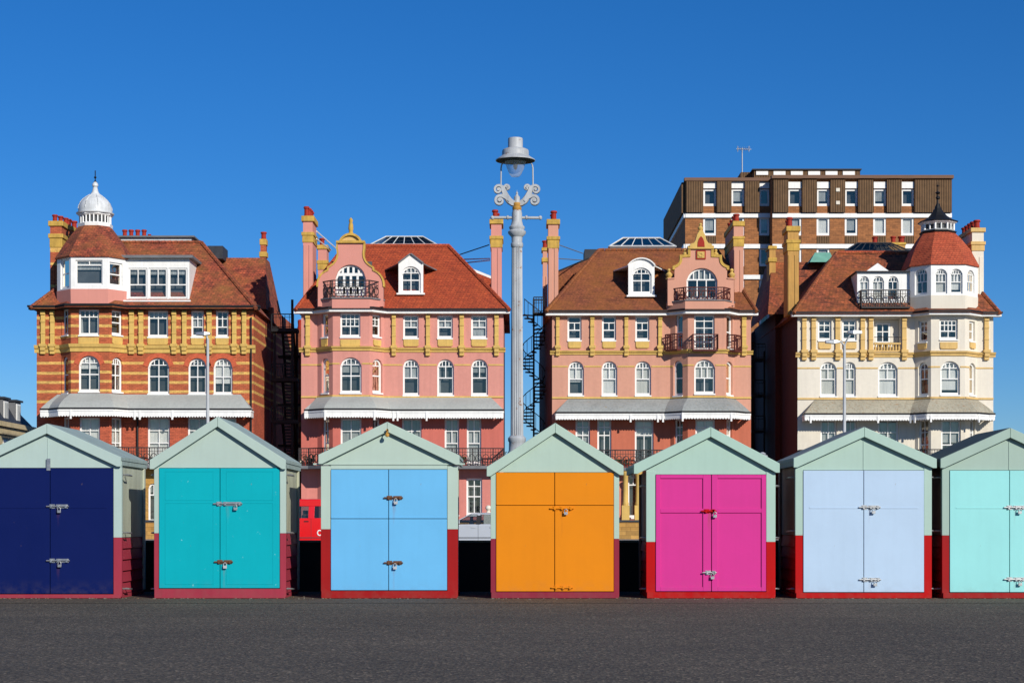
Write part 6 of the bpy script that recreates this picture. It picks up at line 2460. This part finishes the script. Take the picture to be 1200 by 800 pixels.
tm = [paint('bark', (0.06, 0.045, 0.035, 1), 0.9, 0.2), paint('brown_leaves', (0.075, 0.055, 0.03, 1), 0.9, 0.3, 8), paint('dull_leaves', (0.05, 0.055, 0.025, 1), 0.9, 0.3, 8)]
tree(593, 552, 140, 22, 'bare brown tree left of the tall silver lamp column', 3, tm)
tree(619, 556, 146, 22, 'bare brown tree seen through the spiral staircase', 5, tm)

# ============================== ground ==============================
def sheet(name, x0, x1, y0, y1, z, mat):
    mb = MB()
    mb.face([(x0, y0, z), (x1, y0, z), (x1, y1, z), (x0, y1, z)])
    o = mb.build(name, mat)
    o['kind'] = 'structure'
    return o


def slab(name, x0, x1, y0, y1, z0, z1, mat):
    mb = MB()
    mb.box(x0, x1, y0, y1, z0, z1)
    o = mb.build(name, mat)
    o['kind'] = 'structure'
    return o


sheet('ground', -3000, 3000, -3000, 3000, -0.03, paint('earth', (0.10, 0.09, 0.06, 1), 0.9, 0.2, 0.05))
TM2 = tarmac('hut_apron_tarmac', (0.090, 0.070, 0.046, 1), 2.4)
TM = tarmac('promenade_tarmac', (0.083, 0.066, 0.046, 1), 3.4)
slab('promenade', -60, 60, -12, 33.0, -0.028, 0.0, TM)
r_ = random.Random(11)
mb = MB()
for k in range(380):
    x = r_.uniform(-9.2, 9.2)
    y = 29.93 - abs(r_.gauss(0, 0.06)) if r_.random() < 0.6 else r_.uniform(29.4, 32.0)
    s_ = r_.uniform(0.004, 0.013)
    a = r_.uniform(0, 3)
    pts4 = [(x + s_ * 1.6 * math.cos(a + t), y + s_ * 1.6 * math.sin(a + t)) for t in (0, 1.3, 2.9, 4.4)]
    mb.m = r_.choice((0, 0, 1))
    mb.hexa([(p[0], p[1], 0.004) for p in pts4], [(p[0] * 0.5 + x * 0.5, p[1] * 0.5 + y * 0.5, 0.004 + s_) for p in pts4])
o = mb.build('gravel', [paint('grit', (0.15, 0.135, 0.11, 1), 0.9, 0.4, 30), paint('dead_leaf', (0.16, 0.10, 0.05, 1), 0.9, 0.4, 30)])
tag(o, 'scattered grit and leaf litter along the foot of the huts', None, None, 'stuff')
sheet('hut_apron', -60, 60, 28.3, 32.9, 0.004, TM2)
slab('lawn', -160, 160, 33.25, 63.5, -0.028, 0.2, paint('grass', (0.05, 0.09, 0.025, 1), 0.95, 0.25, 2))
slab('kerb', -160, 160, 63.5, 63.75, -0.028, 0.26, paint('kerb_stone', (0.3, 0.3, 0.29, 1), 0.85))
slab('road', -160, 160, 63.75, 92, -0.028, 0.19, tarmac('road_tarmac', (0.055, 0.055, 0.056, 1), 2.0))
slab('pavement', -160, 160, 92, 240, -0.028, GZ, paint('paving', (0.26, 0.25, 0.23, 1), 0.85, 0.12, 1.0))
mb = MB()
for k in range(30):
    mb.box(-90 + 6 * k, -87 + 6 * k, 77.9, 78.05, 0.191, 0.194)
o = mb.build('road_marking', M['white'])
o['kind'] = 'structure'

# ============================== light, sky, camera ==============================
AZ, EL = 32.0, 25.0
sd = Vector((math.sin(R(AZ)) * math.cos(R(EL)), -math.cos(R(AZ)) * math.cos(R(EL)), math.sin(R(EL))))
ld = bpy.data.lights.new('sun', 'SUN')
ld.energy = 4.75
ld.angle = R(0.5)
ld.color = (1.0, 0.94, 0.83)
lo = bpy.data.objects.new('sun', ld)
lo.rotation_euler = sd.to_track_quat('Z', 'Y').to_euler()
lo.location = (20, -20, 40)
COL.objects.link(lo)
w = bpy.data.worlds.new('World')
scene.world = w
w.use_nodes = True
nt = w.node_tree
bg = nt.nodes['Background']
sk = nt.nodes.new('ShaderNodeTexSky')
sk.sky_type = 'NISHITA'
sk.sun_disc = False
sk.sun_elevation = R(EL)
sk.sun_rotation = R(180 - AZ)
sk.altitude = 3000
sk.air_density = 1.4
sk.dust_density = 0.0
sk.ozone_density = 10.0
hs = nt.nodes.new('ShaderNodeHueSaturation')
hs.inputs['Saturation'].default_value = 1.12
hs.inputs['Hue'].default_value = 0.504
nt.links.new(sk.outputs[0], hs.inputs['Color'])
nt.links.new(hs.outputs[0], bg.inputs['Color'])
bg.inputs['Strength'].default_value = 0.094

cd = bpy.data.cameras.new('camera')
cd.sensor_width = 36.0
cd.lens = F / 1200.0 * 36.0
cd.shift_x = -(CX - 600) / 1200.0
cd.shift_y = (CY - 400) / 1200.0
cd.clip_start = 0.1
cd.clip_end = 10000
co = bpy.data.objects.new('camera', cd)
co.location = (0, 0, EYE)
co.rotation_euler = (R(90), 0, 0)
COL.objects.link(co)
scene.camera = co
scene.view_settings.view_transform = 'Standard'
scene.view_settings.look = 'None'
scene.view_settings.exposure = 0.0
scene.view_settings.gamma = 1.0
scene.cycles.max_bounces = 8
scene.cycles.transparent_max_bounces = 12
